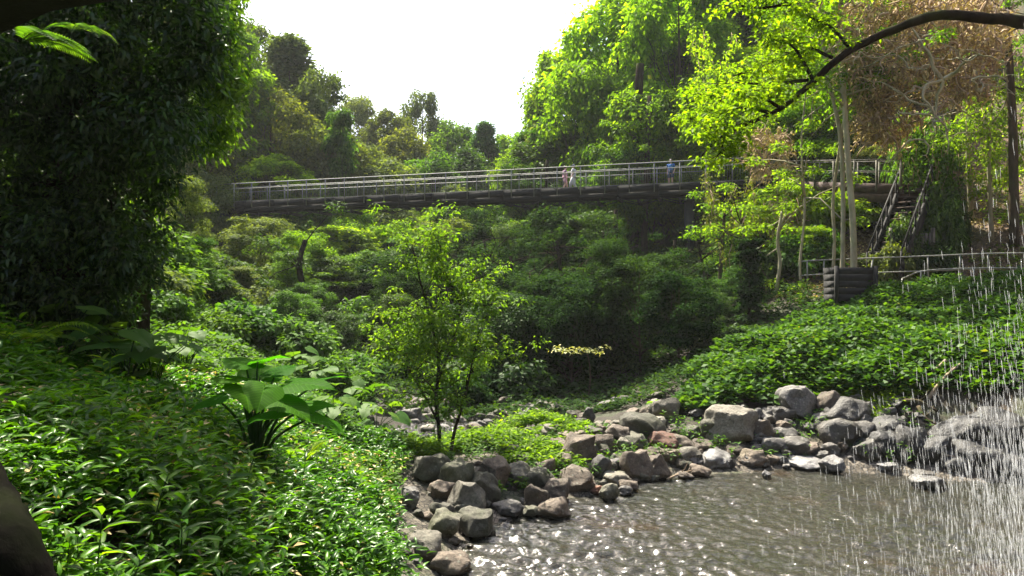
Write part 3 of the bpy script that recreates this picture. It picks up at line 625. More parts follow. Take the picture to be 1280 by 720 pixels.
TREES = [
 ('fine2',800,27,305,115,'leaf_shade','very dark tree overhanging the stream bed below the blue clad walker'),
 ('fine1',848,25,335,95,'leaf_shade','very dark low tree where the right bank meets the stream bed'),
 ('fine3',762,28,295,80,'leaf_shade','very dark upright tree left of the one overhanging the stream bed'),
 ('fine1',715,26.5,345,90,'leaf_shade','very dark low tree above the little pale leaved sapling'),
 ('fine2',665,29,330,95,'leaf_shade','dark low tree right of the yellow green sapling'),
 ('round1',205,62,70,120,'leaf_mid','green tree on the far left hillside beyond the dark foliage'),
 ('round2',170,66,10,130,'leaf_grey','grey green tree high on the far left hillside beyond the dark foliage'),
 ('fine2',905,43,150,100,'leaf_bright','sunlit bushy tree above the right end of the bridge deck'),
 ('fine1',1015,42,110,110,'leaf_lime','lime tree behind the pale slender trunks'),
 ('fine2',1075,43,150,100,'leaf_bright','bright bushy tree behind the landing'),
 ('fine3',1130,41,80,90,'leaf_mid','green tree behind the brown vine curtain'),
 ('fine1',985,45,60,120,'leaf_bright','tall bright tree left of the pale slender trunks'),
 ('fine3',1040,40,200,80,'leaf_bright','bright tree filling the gap between bridge and landing'),
 ('fine1',1090,38,240,90,'leaf_olive','sunlit olive tree seen under the landing'),
 ('fine2',960,38,270,80,'leaf_bright','bushy bright tree under the right bridge end'),
 ('fine3',640,41,275,70,'leaf_deep','narrow dark tree under the bridge middle'),
 ('fine3',540,43,276,70,'leaf_grey','narrow grey tree under the bridge behind the sapling'),
 ('column1',715,39,272,60,'leaf_deep','vine clad dark tree column under the bridge middle'),
 ('column1',680,43,275,50,'leaf_grey','grey vine clad column under the bridge'),
 ('round3',262,58,60,90,'leaf_grey','grey green tree behind the left bridge end, mostly behind the dark foliage'),
 ('round2',255,52,150,80,'leaf_olive','low olive tree beyond the left end of the bridge'),
 ('round1',225,60,30,100,'leaf_mid','green tree on the hillside far left, seen past the dark foliage'),
 ('fine1',262,50,210,70,'leaf_grey','small grey tree hugging the left end of the bridge'),
 ('round2',290,64,130,100,'leaf_grey','hazy grey tree above the left end of the bridge'),
 ('round3',880,58,-30,150,'leaf_bright','bright tall tree above the overhanging leaves at the top right'),
 ('round2',1050,58,10,150,'leaf_bright','sunlit tree behind the tops of the pale slender trunks'),
 ('round1',930,50,60,130,'leaf_lime','lime sunlit tree glimpsed through the overhanging bough'),
 # far centre
 ('round2',452,98,118,66,'leaf_grey','pale rounded tree at the left end of the far skyline'),
 ('round3',485,88,135,80,'leaf_olive','hazy olive tree in the far skyline right of the first pale one'),
 ('round1',528,96,110,62,'leaf_grey','tallest pale far tree with a knob like top in the gap of sky'),
 ('round3',505,75,158,90,'leaf_olive','wide olive tree in front of the far skyline above the bridge'),
 ('round2',562,90,150,80,'leaf_mid','mid green far tree right of the tree with the knob top'),
 ('cone1',606,80,152,76,'leaf_mid','bluish dome shaped far tree standing above the bridge middle'),
 ('round1',640,84,162,70,'leaf_bright','thin yellowish far tree where the sky gap ends on the right'),
 ('round3',585,70,185,90,'leaf_deep','low dark far tree just above the bridge middle'),
 ('round1',545,68,186,80,'leaf_mid','low green far tree just above the bridge, left of the middle'),
 ('round2',450,66,178,80,'leaf_grey','low grey green far tree above the bridge left half'),
 ('round1',650,62,180,70,'leaf_bright','yellow green low tree behind the bridge right of the middle'),
 # left massif
 ('cone2',362,70,42,150,'leaf_grey','tallest grey green tree on the left of the sky gap'),
 ('round3',318,76,28,120,'leaf_grey','tall hazy tree at the far left end of the sky gap'),
 ('round1',402,66,84,90,'leaf_grey','shoulder high grey tree right of the tallest left tree'),
 ('column1',426,58,138,44,'leaf_mid','vine draped green column of a tree at the right edge of the left massif'),
 ('round2',340,58,110,110,'leaf_olive','olive tree standing low in front of the tallest left tree'),
 ('round1',390,60,150,90,'leaf_grey','grey green tree just above the left third of the bridge'),
 ('round3',292,60,20,84,'leaf_mid','mid green tree lit on its right side beside the dark overhanging foliage'),
 ('column1',318,57,90,60,'leaf_bright','fresh green slender tree left of the bridge end'),
 ('umbrella1',342,56,193,104,'leaf_lime','bright lime umbrella crowned tree just above the left end of the bridge'),
 # left below the bridge
 ('fine3',232,30,218,76,'leaf_grey','feathery grey tree left of the bridge end'),
 ('fine1',215,26,300,100,'leaf_mid','small tree beside the dark overhanging foliage'),
 ('fine2',325,40,262,110,'leaf_grey','bushy grey green tree under the left end of the bridge'),
 ('umbrella2',425,50,278,150,'leaf_bright','wide bright green tree under the left third of the bridge'),
 ('umbrella2',395,38,318,130,'leaf_bright','layered bright green tree in front of the wide one on the left'),
 ('umbrella1',470,54,290,120,'leaf_mid','flat topped green tree beneath the bridge left of the sapling'),
 ('fine1',455,40,335,110,'leaf_mid','green tree low behind the sapling on its left'),
 ('fine2',370,30,360,90,'leaf_mid','small leafy tree on the left slope above the broad leaved plants'),
 ('fine3',300,34,330,80,'leaf_grey','grey green slim tree below the left bridge pier'),
 ('fine1',425,28,385,90,'leaf_deep','dark little tree at the foot of the left slope'),
 # centre below the bridge
 ('fine1',560,48,272,110,'leaf_grey','grey green tree directly under the bridge behind the sapling'),
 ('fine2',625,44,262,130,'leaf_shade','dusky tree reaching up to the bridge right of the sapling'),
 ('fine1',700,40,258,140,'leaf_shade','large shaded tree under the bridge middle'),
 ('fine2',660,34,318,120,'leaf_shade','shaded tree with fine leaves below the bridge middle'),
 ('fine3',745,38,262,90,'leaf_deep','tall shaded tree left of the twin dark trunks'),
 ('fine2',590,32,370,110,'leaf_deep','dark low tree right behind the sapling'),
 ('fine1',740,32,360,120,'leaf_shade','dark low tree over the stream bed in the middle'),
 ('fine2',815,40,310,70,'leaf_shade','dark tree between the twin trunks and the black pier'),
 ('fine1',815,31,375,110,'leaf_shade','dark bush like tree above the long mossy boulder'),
 ('round1',520,62,262,90,'leaf_mid','green tree visible below the bridge deck behind the sapling top'),
 # right
 ('round1',700,66,52,100,'leaf_bright','bright tree bordering the sky gap on the right'),
 ('round3',775,58,-20,170,'leaf_lime','huge sunlit lime green tree right of the sky gap'),
 ('round2',735,54,70,120,'leaf_bright','sunlit bright green tree in front of the huge lime one'),
 ('round3',690,56,140,90,'leaf_mid','mid green tree above the bridge right of the middle'),
 ('round1',850,52,-50,150,'leaf_lime','sunlit lime tree reaching the top of the photo'),
 ('round2',800,48,110,120,'leaf_bright','bright tree directly behind the walker in blue'),
 ('fine1',870,46,90,130,'leaf_bright','fine leaved bright tree behind the right part of the bridge'),
 ('round3',930,56,-60,160,'leaf_mid','dark tree mass behind the overhanging branch'),
 ('fine2',770,47,160,110,'leaf_mid','bushy green tree just behind the bridge handrail'),
 ('round2',1000,60,-80,160,'leaf_mid','tall green tree behind the pale slender trunks'),
 ('round3',1100,64,-120,190,'leaf_olive','tall olive tree behind the brown vine curtain'),
 ('round1',1210,62,-120,190,'leaf_mid','tall green tree in the upper right corner'),
 ('fine1',960,44,130,130,'leaf_olive','sunlit olive tree behind the right end of the bridge'),
 ('fine3',1180,46,60,100,'leaf_bright','bright slim tree on the right hillside'),
 ('fine3',1250,46,40,100,'leaf_mid','slim green tree at the right edge of the photo'),
 ('fine2',1165,36,150,90,'leaf_deep','dark bushy tree right of the stair landing'),
 ('fine2',1225,41,150,90,'leaf_mid','bushy tree over the brown hillside'),
 # right below bridge
 ('fine3',915,36,262,64,'leaf_bright','sunlit slim tree just right of the black pier'),
 ('fine3',945,34,255,80,'leaf_bright','bright slim tree under the right end of the bridge'),
 ('fine1',985,36,250,90,'leaf_olive','yellow olive tree under the right end of the bridge'),
 ('fine1',925,31,330,90,'leaf_mid','small tree on the shaded edge of the right bank'),
 ('fine2',890,29,395,80,'leaf_deep','dark shrubby tree at the left foot of the right bank'),
 ('fine3',1015,31,280,60,'leaf_bright','bright thin tree left of the pale slender trunks'),
]
for i, (k, px, Y, top, w, lf, lb) in enumerate(TREES):
    place_tree(k, px, Y, top, w, lf, lb, rz=i*2.39, bark='bark_dark' if lf == 'leaf_deep' else 'bark')

# infill forest (countable but alike): shared labels in groups
zone_trees = [
 ('tree in the hazy forest slope far behind the left half of the bridge','trees far behind the left of the bridge',(-60,-8),(62,110),24,['round1','round2','round3','cone1'],['leaf_grey','leaf_mid','leaf_olive'],(9,15),(7,11)),
 ('tree in the forest slope far behind the right half of the bridge','trees far behind the right of the bridge',(10,62),(56,100),24,['round1','round2','round3'],['leaf_mid','leaf_bright','leaf_deep'],(11,17),(8,12)),
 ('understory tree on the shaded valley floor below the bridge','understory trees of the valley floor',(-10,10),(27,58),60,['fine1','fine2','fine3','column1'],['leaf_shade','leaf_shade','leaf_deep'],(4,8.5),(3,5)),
 ('understory tree on the left hillside below the bridge end','understory trees of the left hillside',(-30,-7),(26,56),64,['fine1','fine2','fine3','column1'],['leaf_mid','leaf_bright','leaf_grey','leaf_mid'],(3,7),(3,5)),
 ('understory tree on the steep right hillside behind the stairs','understory trees of the right hillside',(11,34),(34,54),34,['fine1','fine2','fine3'],['leaf_mid','leaf_olive','leaf_bright','leaf_deep'],(4,8),(3.5,6)),
 ('low tree of the lit undergrowth seen beneath the deck behind the bridge','low trees behind the bridge',(-20,9),(48,60),54,['round1','round3','fine1','fine2','round2'],['leaf_mid','leaf_bright','leaf_grey','leaf_bright'],(5,8.5),(4,6)),
 ('tree of the valley forest standing just behind the bridge','trees just behind the bridge',(1,14),(55,66),18,['tall1','tall2','tall1','round3','fine3'],['leaf_mid','leaf_grey','leaf_deep','leaf_bright'],(9,14),(4.5,7)),
 ('tree filling the valley head behind the bridge','trees of the valley head',(-14,20),(58,84),16,['round1','round2','round3'],['leaf_mid','leaf_grey','leaf_bright'],(8,12),(7,10)),
]
rr = random.Random(11)
for lb, gr, xr, yr, n, kinds, lfs, hr, wr in zone_trees:
    for i in range(n):
        Y = rr.uniform(*yr); X = rr.uniform(*xr)
        if ('just behind' in lb or 'beneath the deck' in lb) and Y < 44.6-(X+3)*.363+4: Y += 7
        z = h1(X, Y); kind = rr.choice(kinds); tr, cr, h0, r0 = PROTO[kind]; Ht = rr.uniform(*hr); Wd = rr.uniform(*wr)
        px, ptop = 640+X/Y*F, 360-(z+Ht-CZ)/Y*F
        if abs(X) > .8*Y + 4: continue
        if 415 < px < 660 and ptop < 165: Ht = max(3, CZ+(360-165)/F*Y - z)
        if 300 < px < 430 and ptop < 90 and Y > 55: Ht = max(3, CZ+(360-100)/F*Y - z)
        # keep below the deck in front of the bridge and off the stairs
        if X > 14 and Y < 42: continue
        yb = 44.6 - (X+3)*.363
        if Y < yb+2 and X < 16:
            Ht = max(1.2, min(Ht, CZ+(360-rr.choice([276, 290, 310, 330, 350]))/F*Y - z)*rr.uniform(.7, 1))
            if CZ+(360-278)/F*Y - z < 1.2: continue
        Wd = min(Wd, 2*r0/h0*Ht*1.35); e = empty('tree', (X, Y, z-.1), rr.uniform(0, 6)); e.scale = (Wd/2/r0, Wd/2/r0, Ht/h0)
        link('trunk', tr, M['bark_dark'], e); link('crown', cr, M[rr.choice(lfs)], e); tag(e, lb, 'tree', gr)

# ---- shrubs
def make_shrub(seed, R_, Hs, nc, npc, leaf, T=T_RHOMB, asp=.5, droop=.5):
    rng = np.random.default_rng(seed); th = rng.uniform(0, 6.283, nc); r = np.sqrt(rng.random(nc))*R_*.8; z = Hs*(.25+.6*rng.random(nc))*(1-.45*(r/R_)**2)
    C = np.stack([r*np.cos(th), r*np.sin(th), z], 1); V, Fc = clump_leaves(rng, C, rng.uniform(.25, .42, nc)*R_, npc, leaf, T, asp, .6, droop, .9)
    mb = MB()
    for c in C[:16]: mb.tube(limb_pts(rng, (0, 0, -.1), c, 4, .06), [.03, .022, .014, .008], 5)
    return mb.mesh('shrub_stem', True), mesh_np('shrub_leaves', V, Fc)
SHRUB = [make_shrub(20, 1, 1.3, 26, 170, .17), make_shrub(21, 1, 1.0, 30, 150, .16), make_shrub(22, 1, 1.7, 30, 150, .19, T_RHOMB, .35, .9)]
def put_shrub(k, X, Y, s, leaf, lb, gr=None, name='shrub', sz=1.):
    z = h1(X, Y); e = empty(name, (X, Y, max(z, 0)-.05), (X*7+Y) % 6); e.scale = (s, s, s*sz); st, lv = SHRUB[k]
    link('stem', st, M['bark_dark'], e); link('foliage', lv, M[leaf], e); tag(e, lb, 'shrub', gr); return e
zs = [
 ('shrub on the shaded valley floor behind the rock bar','shrubs of the valley floor',(-5,8),(23,38),26,['leaf_shade','leaf_shade','leaf_deep'],(.8,1.5)),
 ('shrub on the left slope between the broad leaved plants and the bridge','shrubs of the left slope',(-18,-5),(20,38),44,['leaf_mid','leaf_grey','leaf_mid','leaf_deep'],(.9,1.7)),
 ('sunlit shrub on the right hillside around the stairs and path','shrubs of the right hillside',(7,22),(30,42),34,['leaf_bright','leaf_olive','leaf_mid','leaf_deep'],(.8,1.6)),
]
for lb, gr, xr, yr, n, lfs, sr in zs:
    for i in range(n):
        X, Y = rr.uniform(*xr), rr.uniform(*yr)
        if 'right hillside' in lb and X > 13.5 and Y < 37: continue
        if 'left slope' in lb and X > -5-(Y-20)*.05: continue
        put_shrub(rr.randrange(3), X, Y, rr.uniform(*sr), rr.choice(lfs), lb, gr)

for i, (px, py, Y, s_0, lf, lb) in enumerate([(1132,268,29.6,.75,'leaf_deep','dark shrub growing up through the middle of the stair flight'),(1112,300,28.8,.8,'leaf_olive','olive shrub at the left foot of the stairs'),(1172,262,30.5,.9,'leaf_mid','bushy shrub draping over the right side of the stairs'),(1185,240,31,.9,'leaf_deep','dark shrub above the stair rail'),(1168,300,29.5,.9,'leaf_deep','low dark shrub at the right foot of the stairs'),(1085,275,34,1.3,'leaf_bright','sunlit shrub under the landing'),(1020,250,34.5,1.6,'leaf_bright','sunlit shrub between the bridge end and the landing'),(1000,225,35,1.2,'leaf_lime','lime shrub hiding the joint between bridge and landing'),(1150,190,33,1.3,'leaf_mid','shrub behind the landing rail'),(1010,300,31,1.4,'leaf_mid','shrub left of the slender trunks above the path'),(1100,320,31,1.1,'leaf_olive','olive shrub behind the board screen')]):
    X = (px-640)/F*Y; zc = CZ+(360-py)/F*Y; zg = h1(X, Y); e = empty('shrub', (X, Y, zg-.1), i*1.3); Hs = max(zc+s_0*.7-zg, .8); e.scale = (s_0, s_0, Hs/1.3); st, lv = SHRUB[i % 3]
    link('stem', st, M['bark'], e); link('foliage', lv, M[lf], e); tag(e, lb, 'shrub')
# ------------------------------------------------------------------ ground cover (stuff)
def cover(name, label, xr, yr, n, L, mat, keep, T, asp, hmax, seed, stems=True, per=7, upb=.8, droop=.35):
    rng = np.random.default_rng(seed); m = n//per
    x = rng.uniform(*xr, m*3); y = rng.uniform(*yr, m*3); k = keep(x, y) ; x = x[k][:m]; y = y[k][:m]; z = H(x, y)
    # patchy plant height
    hp = hmax*(.55+.45*np.sin(x*1.7+1.3*np.sin(y*1.1))*np.sin(y*1.4+x*.5))*rng.uniform(.6, 1.15, len(x)) + .08
    mN = len(x); idx = np.repeat(np.arange(mN), per); q = np.tile(np.arange(per), mN)
    th = q*2.4 + rng.uniform(0, 6.28, mN)[idx] + rng.normal(0, .3, len(idx)); fr = (q+1)/per
    lean = rng.normal(0, .35, (mN, 2))
    base = np.stack([x, y, z], 1)[idx]; pos = base.copy(); hh = (hp[idx]*(.25+.75*fr))
    pos[:, 2] += hh; pos[:, 0] += lean[idx, 0]*hh; pos[:, 1] += lean[idx, 1]*hh
    d = np.stack([np.cos(th), np.sin(th), .35*np.ones(len(th))+rng.normal(0, .3, len(th))-droop*(1-fr)], 1)
    nr = np.stack([-np.cos(th)*.4, -np.sin(th)*.4, np.full(len(th), upb)], 1)+rng.normal(0, .3, (len(th), 3))
    Ls = L*rng.uniform(.55, 1.2, len(th))*(.75+.35*(1-np.abs(fr-.6)))
    V, Fc = leaves(pos, d, nr, Ls, Ls*asp, T)
    o = link(name, mesh_np(name, V, Fc), mat); tag(o, label, kind='stuff')
    return o
def lance_plant(seed):
    rng = np.random.default_rng(seed); mb = MB(); n = 12; t = np.linspace(0, 1, 7); bend = rng.normal(0, .12, 2); st = np.stack([bend[0]*t**2, bend[1]*t**2, .75*t], 1); mb.tube(st, np.linspace(.008, .004, 7), 5)
    f = (np.arange(n)+2)/(n+1); th = np.arange(n)*2.3+rng.normal(0, .25, n); pos = np.stack([np.interp(f, t, st[:, j]) for j in range(3)], 1)
    d = np.stack([np.cos(th), np.sin(th), .5*f+.1], 1); nr = np.stack([-np.cos(th)*.4, -np.sin(th)*.4, np.ones(n)], 1); Ls = .26*rng.uniform(.75, 1.15, n)*(1.1-.45*np.abs(f-.5))
    V, Fc = leaves(pos, d, nr, Ls, Ls*.25, T_LANCE); return mb.mesh('lance_stem', True), mesh_np('lance_leaves', V, Fc)
LP = [lance_plant(i) for i in range(5)]
rp_ = random.Random(4); cnt = 0
while cnt < 75:
    Y = rp_.uniform(3.2, 11); X = rp_.uniform(-.78*Y, -1.3)
    if X > np.interp(Y, [2, 6, 7.5, 9.2, 11], [-.9, -1.1, -1.3, -1.7, -2.1]): continue
    s_0 = rp_.uniform(.5, .95); e = empty('lance_leaf_plant', (X, Y, h1(X, Y)-.02), rp_.uniform(0, 6)); e.scale = (s_0,)*3; e.rotation_euler = (rp_.uniform(-.2, .2), rp_.uniform(-.2, .2), rp_.uniform(0, 6)); a_, b_ = rp_.choice(LP)
    link('stem', a_, M['stem'], e); link('foliage', b_, M[rp_.choice(['leaf_cover', 'leaf_cover', 'leaf_bright'])], e); tag(e, 'upright lance leaved plant standing a little above the leafy cover of the near left bank', 'plant', 'lance leaved plants of the near left bank'); cnt += 1
def px_of(x, y): return 640+x/y*F
shore_l = lambda x, y: np.interp(y, [2, 6, 7.5, 9.2, 10.3, 12.1, 13.3, 16, 18, 20, 26], [-.9, -1.0, -1.15, -1.55, -1.75, -1.95, -2.2, -2.4, -3.4, -4.4, -5])
_hole = lambda x, y: np.sin(x*2.3+np.sin(y*1.9)*1.2)*np.sin(y*2.1+x*.6+2)
_keep0 = lambda x, y: (x < shore_l(x, y)) & (np.abs(x) < .80*y+1.0)
_rk = np.random.default_rng(55)
keepL = lambda x, y: _keep0(x, y) & (_hole(x, y) + _rk.normal(0, .15, x.shape) < .62) & (np.sin(x*.9+y*.5+1)*np.sin(y*.8-x*.4) + _rk.normal(0, .25, x.shape) < .38)
keepL2 = lambda x, y: _keep0(x, y) & (_hole(x, y) < .7) & (np.sin(x*.9+y*.5+1)*np.sin(y*.8-x*.4) + _rk.normal(0, .2, x.shape) > .3)
cover('ground_cover_near', 'mass of glossy lance leaved plants covering the near left bank', (-7.5, -.9), (2.6, 8.6), 27000, .165, M['leaf_cover'], keepL, T_LANCE, .29, .6, 31, per=8)
cover('ground_cover_middle', 'dense leafy ground plants over the middle of the left bank', (-13, -1.5), (8, 15), 45000, .16, M['leaf_cover'], keepL, T_LANCE, .33, .5, 32, per=7)
cover('broad_leaf_cover', 'patches of small round leaved herbs between the lance leaved plants on the left bank', (-11, -1), (2.6, 14), 22000, .10, M['leaf_bright'], keepL2, T_FOLD, .7, .42, 43, per=7)
cover('dead_leaves', 'yellowed and brown leaves lying in gaps of the left bank plants', (-10, -.9), (3, 14), 2600, .13, M['leaf_brown'], _keep0, T_FOLD, .4, .45, 44, per=2)
cover('ground_cover_slope', 'small leaved greenery carpeting the far left slope', (-20, -2), (14.5, 30), 80000, .17, M['leaf_mid'], _keep0, T_RHOMB, .5, .5, 33, per=6)
# right bank
def keepR(x, y):
    lo = np.interp(x, [4.5, 5.6, 7, 9, 11, 13, 17], [18.6, 18.4, 18.4, 18.3, 17.3, 16, 14]); hi = np.interp(x, [4.5, 5.6, 7.75, 11.6, 13.6, 16, 20], [19.4, 21.5, 24.5, 26.2, 26.6, 26.4, 26])
    return (y > lo) & (y < hi)
cover('bank_creeper', 'shaded green creeper blanketing the right bank above the rocks', (4.4, 19), (14, 27), 80000, .20, M['leaf_bank'], keepR, T_RHOMB, .7, .5, 34, per=6, upb=.6)
cover('bank_grass', 'short bright grass tuft strip on the ledge above the right rock pile', (8.2, 10.6), (17.6, 18.9), 7000, .16, M['leaf_bright'], lambda x, y: y > 17.4, T_LANCE, .12, .12, 35, per=8, upb=.2, droop=-.6)
cover('rock_gap_weeds', 'sparse weeds sprouting in the gaps between the rocks', (-2.2, 10), (13.5, 18.3), 5200, .12, M['leaf_mid'], lambda x, y: (H(x, y) > .12) & (np.sin(x*3.1)*np.sin(y*2.7+x) > -.1), T_LANCE, .4, .3, 46, per=7)
cover('bar_weeds', 'bright green weeds growing on the rock bar behind the sapling', (-2.4, 1.9), (15.0, 19), 13000, .15, M['leaf_bright'], lambda x, y: (np.sin(x*2.1+.4)*np.sin(y*1.7) > -.15) & (x < 2.2-(y-15)*.1), T_LANCE, .4, .42, 36, per=7)
cover('valley_floor_cover', 'dark undergrowth on the shaded valley floor', (-9, 12), (20.5, 44), 70000, .2, M['leaf_shade'], lambda x, y: (y > 21.5) | (x > 2.4), T_RHOMB, .5, .35, 37, per=6)
cover('hillside_weeds', 'sparse weeds and seedlings on the brown right hillside', (11, 26), (27.5, 40), 9000, .16, M['leaf_bright'], lambda x, y: np.sin(x*1.3)*np.sin(y*1.1+1) > .1, T_RHOMB, .5, .2, 38, per=6)
cover('leaf_litter', 'fallen brown leaves scattered over the right hillside', (11, 26), (27, 38), 20000, .13, M['leaf_brown'], lambda x, y: x > -99, T_RHOMB, .55, .01, 39, per=2, upb=2.5)

# ------------------------------------------------------------------ footbridge
def bridge():
    A = P(280, 252, 51); Bp = P(985, 219, 40); A[2] = Bp[2] = 10.2
    e = empty('footbridge', tuple((A+Bp)/2 - np.array([0, 0, 0])), 0); tag(e, 'long level footbridge with grey handrails and dark beams crossing the gully', 'bridge')
    o0 = (A+Bp)/2; d = Bp-A; L = np.linalg.norm(d); d /= L; s = np.array([d[1], -d[0], 0])  # s points toward the camera
    if s[1] > 0: s = -s
    W = .75; up = np.array([0, 0, 1.])
    def pt(t, side, z): return A + d*t + s*side*W + up*z - o0
    deck = MB(); nb = int(L/.18)
    for i in range(nb):
        t = (i+.5)*L/nb; deck.beam(pt(t, -1.0, .0), pt(t, 1.0, .0), L/nb-.015, .05)
    link('deck', deck.mesh('deck'), M['dark_timber'], e)
    for sd in (1, -1):
        g = MB(); nseg = 16
        for i in range(nseg):
            a, b = i*L/nseg, (i+1)*L/nseg; g.beam(pt(a+.02, sd*1.08, -.1), pt(b-.02, sd*1.08, -.1), .09, .4)
            g.beam(pt(a+.01, sd*1.0, -.44), pt(b-.01, sd*1.0, -.44), .12, .26)
        link('girder', g.mesh('girder'), M['dark_timber'], e)
        k = MB()
        for i in range(nseg):
            a, b = i*L/nseg, (i+1)*L/nseg; m = (a+b)/2
            k.beam(pt(a, sd*.8, -.62), pt(m, sd*.8, -.95), .05, .05); k.beam(pt(m, sd*.8, -.95), pt(b, sd*.8, -.62), .05, .05)
        link('tension_rod', k.mesh('rod'), M['steel_dark'], e)
    x = MB()
    for i in range(17):
        t = i*L/16; x.beam(pt(t, -1.15, -.66), pt(t, 1.15, -.66), .14, .16); 
        if i < 16: x.beam(pt(t+L/32, -1., -.86), pt(t+L/32, 1., -.86), .12, .2)
    link('cross_beam', x.mesh('crossbeams'), M['dark_timber'], e)
    npost = 27
    for sd in (1, -1):
        for i in range(npost):
            t = .1 + i*(L-.2)/(npost-1); m = MB(); m.beam(pt(t, sd*1.17, -.35), pt(t, sd*1.17, 1.34), .055, .055)
            link('railing_post', m.mesh('post'), M['galv'], e)
        r = MB()
        r.tube([pt(t, sd*1.17, 1.36) for t in np.linspace(0, L, 12)], .032, 8); link('handrail', r.mesh('handrail', True), M['galv'], e)
        r = MB(); r.tube([pt(t, sd*1.12, 1.0) for t in np.linspace(0, L, 12)], .022, 6); link('middle_rail', r.mesh('midrail', True), M['galv'], e)
        r = MB(); r.beam(pt(0, sd*1.12, .12), pt(L, sd*1.12, .12), .03, .03); n = int(L/.14)
        for i in range(n):
            t = (i+.5)*L/n; r.beam(pt(t, sd*1.12, .13), pt(t, sd*1.12, .98), .006, .006)
        link('wire_infill', r.mesh('infill'), M['galv'], e)
    # piers
    tR = 882; Pr = P(862, 250, 41.9); tt = np.dot(Pr-A, d)
    for tpos, nm in ((tt, 'pier'), (.5, 'pier')):
        m = MB(); c = pt(tpos, 0, 0); w = c + o0; zb = h1(w[0], w[1]) - 1 - o0[2]
        for sd in (-.55, .55):
            q = pt(tpos, sd, 0); m.beam((q[0], q[1], zb), (q[0], q[1], -.8), .46, .46)
        for zz in np.arange(zb+1.5, -1.2, 1.6): m.beam(pt(tpos, -.5, zz), pt(tpos, .5, zz+.0), .12, .3); m.beam(pt(tpos, -.4, zz), pt(tpos, .4, zz+1.4), .09, .12)
        m.beam(pt(tpos, -1.1, -.88), pt(tpos, 1.1, -.88), .5, .2)
        if nm and tpos < 5: m.box(pt(tpos, 0, -3.2), (1.1, 1.3, 3.6))
        link('pier', m.mesh('pier'), M['conc'], e)
    return A, Bp, d, s, L
A_, B_, dB, sB, LB = bridge()

# stairs / landing at the right
def stairs():
    a = P(988, 218, 39.8); b = P(1145, 240, 31.5); a[2] = 10.15; b[2] = 8.75
    e = empty('stairway', tuple(a)); tag(e, 'brown timber landing and stairs descending from the right end of the bridge', 'stairs')
    m0 = np.array(a); d = b-a; L = np.linalg.norm(d); dh = d/L; s = np.cross(dh, (0, 0, 1)); s /= np.linalg.norm(s); W = .65
    pt = lambda t, sd, z: dh*t + s*sd*W + np.array([0, 0, z])
    m = MB(); n = 24
    for i in range(n): m.beam(pt((i+.5)*L/n, -1, 0), pt((i+.5)*L/n, 1, 0), L/n-.02, .05)
    link('deck', m.mesh('landing_deck'), M['brown_timber'], e)
    for sd in (-1, 1):
        m = MB(); m.beam(pt(0, sd*1.06, -.14), pt(L, sd*1.06, -.14), .08, .42); m.beam(pt(0.3, sd*.9, -.5), pt(L, sd*.9, -.6), .14, .45)
        link('beam', m.mesh('beam'), M['brown_timber'], e)
        for i in range(7):
            t = .1+i*(L-.2)/6; m = MB(); m.beam(pt(t, sd*1.14, -.3), pt(t, sd*1.14, 1.15), .07, .07); link('railing_post', m.mesh('post'), M['grey_timber'], e)
        m = MB(); m.beam(pt(0, sd*1.14, 1.18), pt(L, sd*1.14, 1.18), .06, .05); m.beam(pt(0, sd*1.14, .65), pt(L, sd*1.14, .65), .04, .04); link('handrail', m.mesh('handrail'), M['grey_timber'], e)
    # flight going back down under the landing
    bot = P(1105, 345, 28.5); top = b + np.array([0, 0, -.1]); fl = bot-top; k = 15
    fs = np.cross(unit(fl*np.array([1, 1, 0])), (0, 0, 1)); m = MB(); 
    for i in range(k):
        c = top + fl*((i+.5)/k) - m0; m.beam(c-fs*.6, c+fs*.6, .30, .05)
    link('tread', m.mesh('treads'), M['brown_timber'], e)
    for sd in (-.64, .64):
        m = MB(); m.beam(top-m0+fs*sd, bot-m0+fs*sd, .08, .55); link('stringer', m.mesh('stringer'), M['dark_timber'], e)
        m = MB(); m.beam(top-m0+fs*sd+(0, 0, 1.0), bot-m0+fs*sd+(0, 0, 1.0), .06, .05); link('handrail', m.mesh('handrail2'), M['dark_timber'], e)
        for i in range(8):
            q = top + fl*(i/7) - m0 + fs*sd; m = MB(); m.beam(q, q+(0, 0, 1.0), .06, .06); link('railing_post', m.mesh('post2'), M['dark_timber'], e)
    m = MB(); m.tube(path([P(1040, 232, 37.5)-m0, P(1085, 243, 34.8)-m0, P(1125, 258, 32.6)-m0, P(1150, 285, 31.2)-m0, P(1158, 325, 30.6)-m0], 6), np.linspace(.2, .34, 25), 8); link('curved_brace', m.mesh('curved_brace'), M['dark_timber'], e)
    for (x0, y0, Y0, x1, y1, Y1, w) in ((1050,232,36,1125,320,31,.14),(1075,240,34.5,1055,350,33,.16),(1068,262,35,1135,300,31,.1),(1090,235,33.5,1120,285,32,.14),(1140,250,32,1142,345,31.5,.16),(1042,225,36.6,1040,350,36,.16),(1113,255,32.5,1113,345,32,.12)):
        m = MB(); m.beam(P(x0, y0, Y0)-m0, P(x1, y1, Y1)-m0, w, w); link('brace', m.mesh('brace'), M['dark_timber'], e)
stairs()
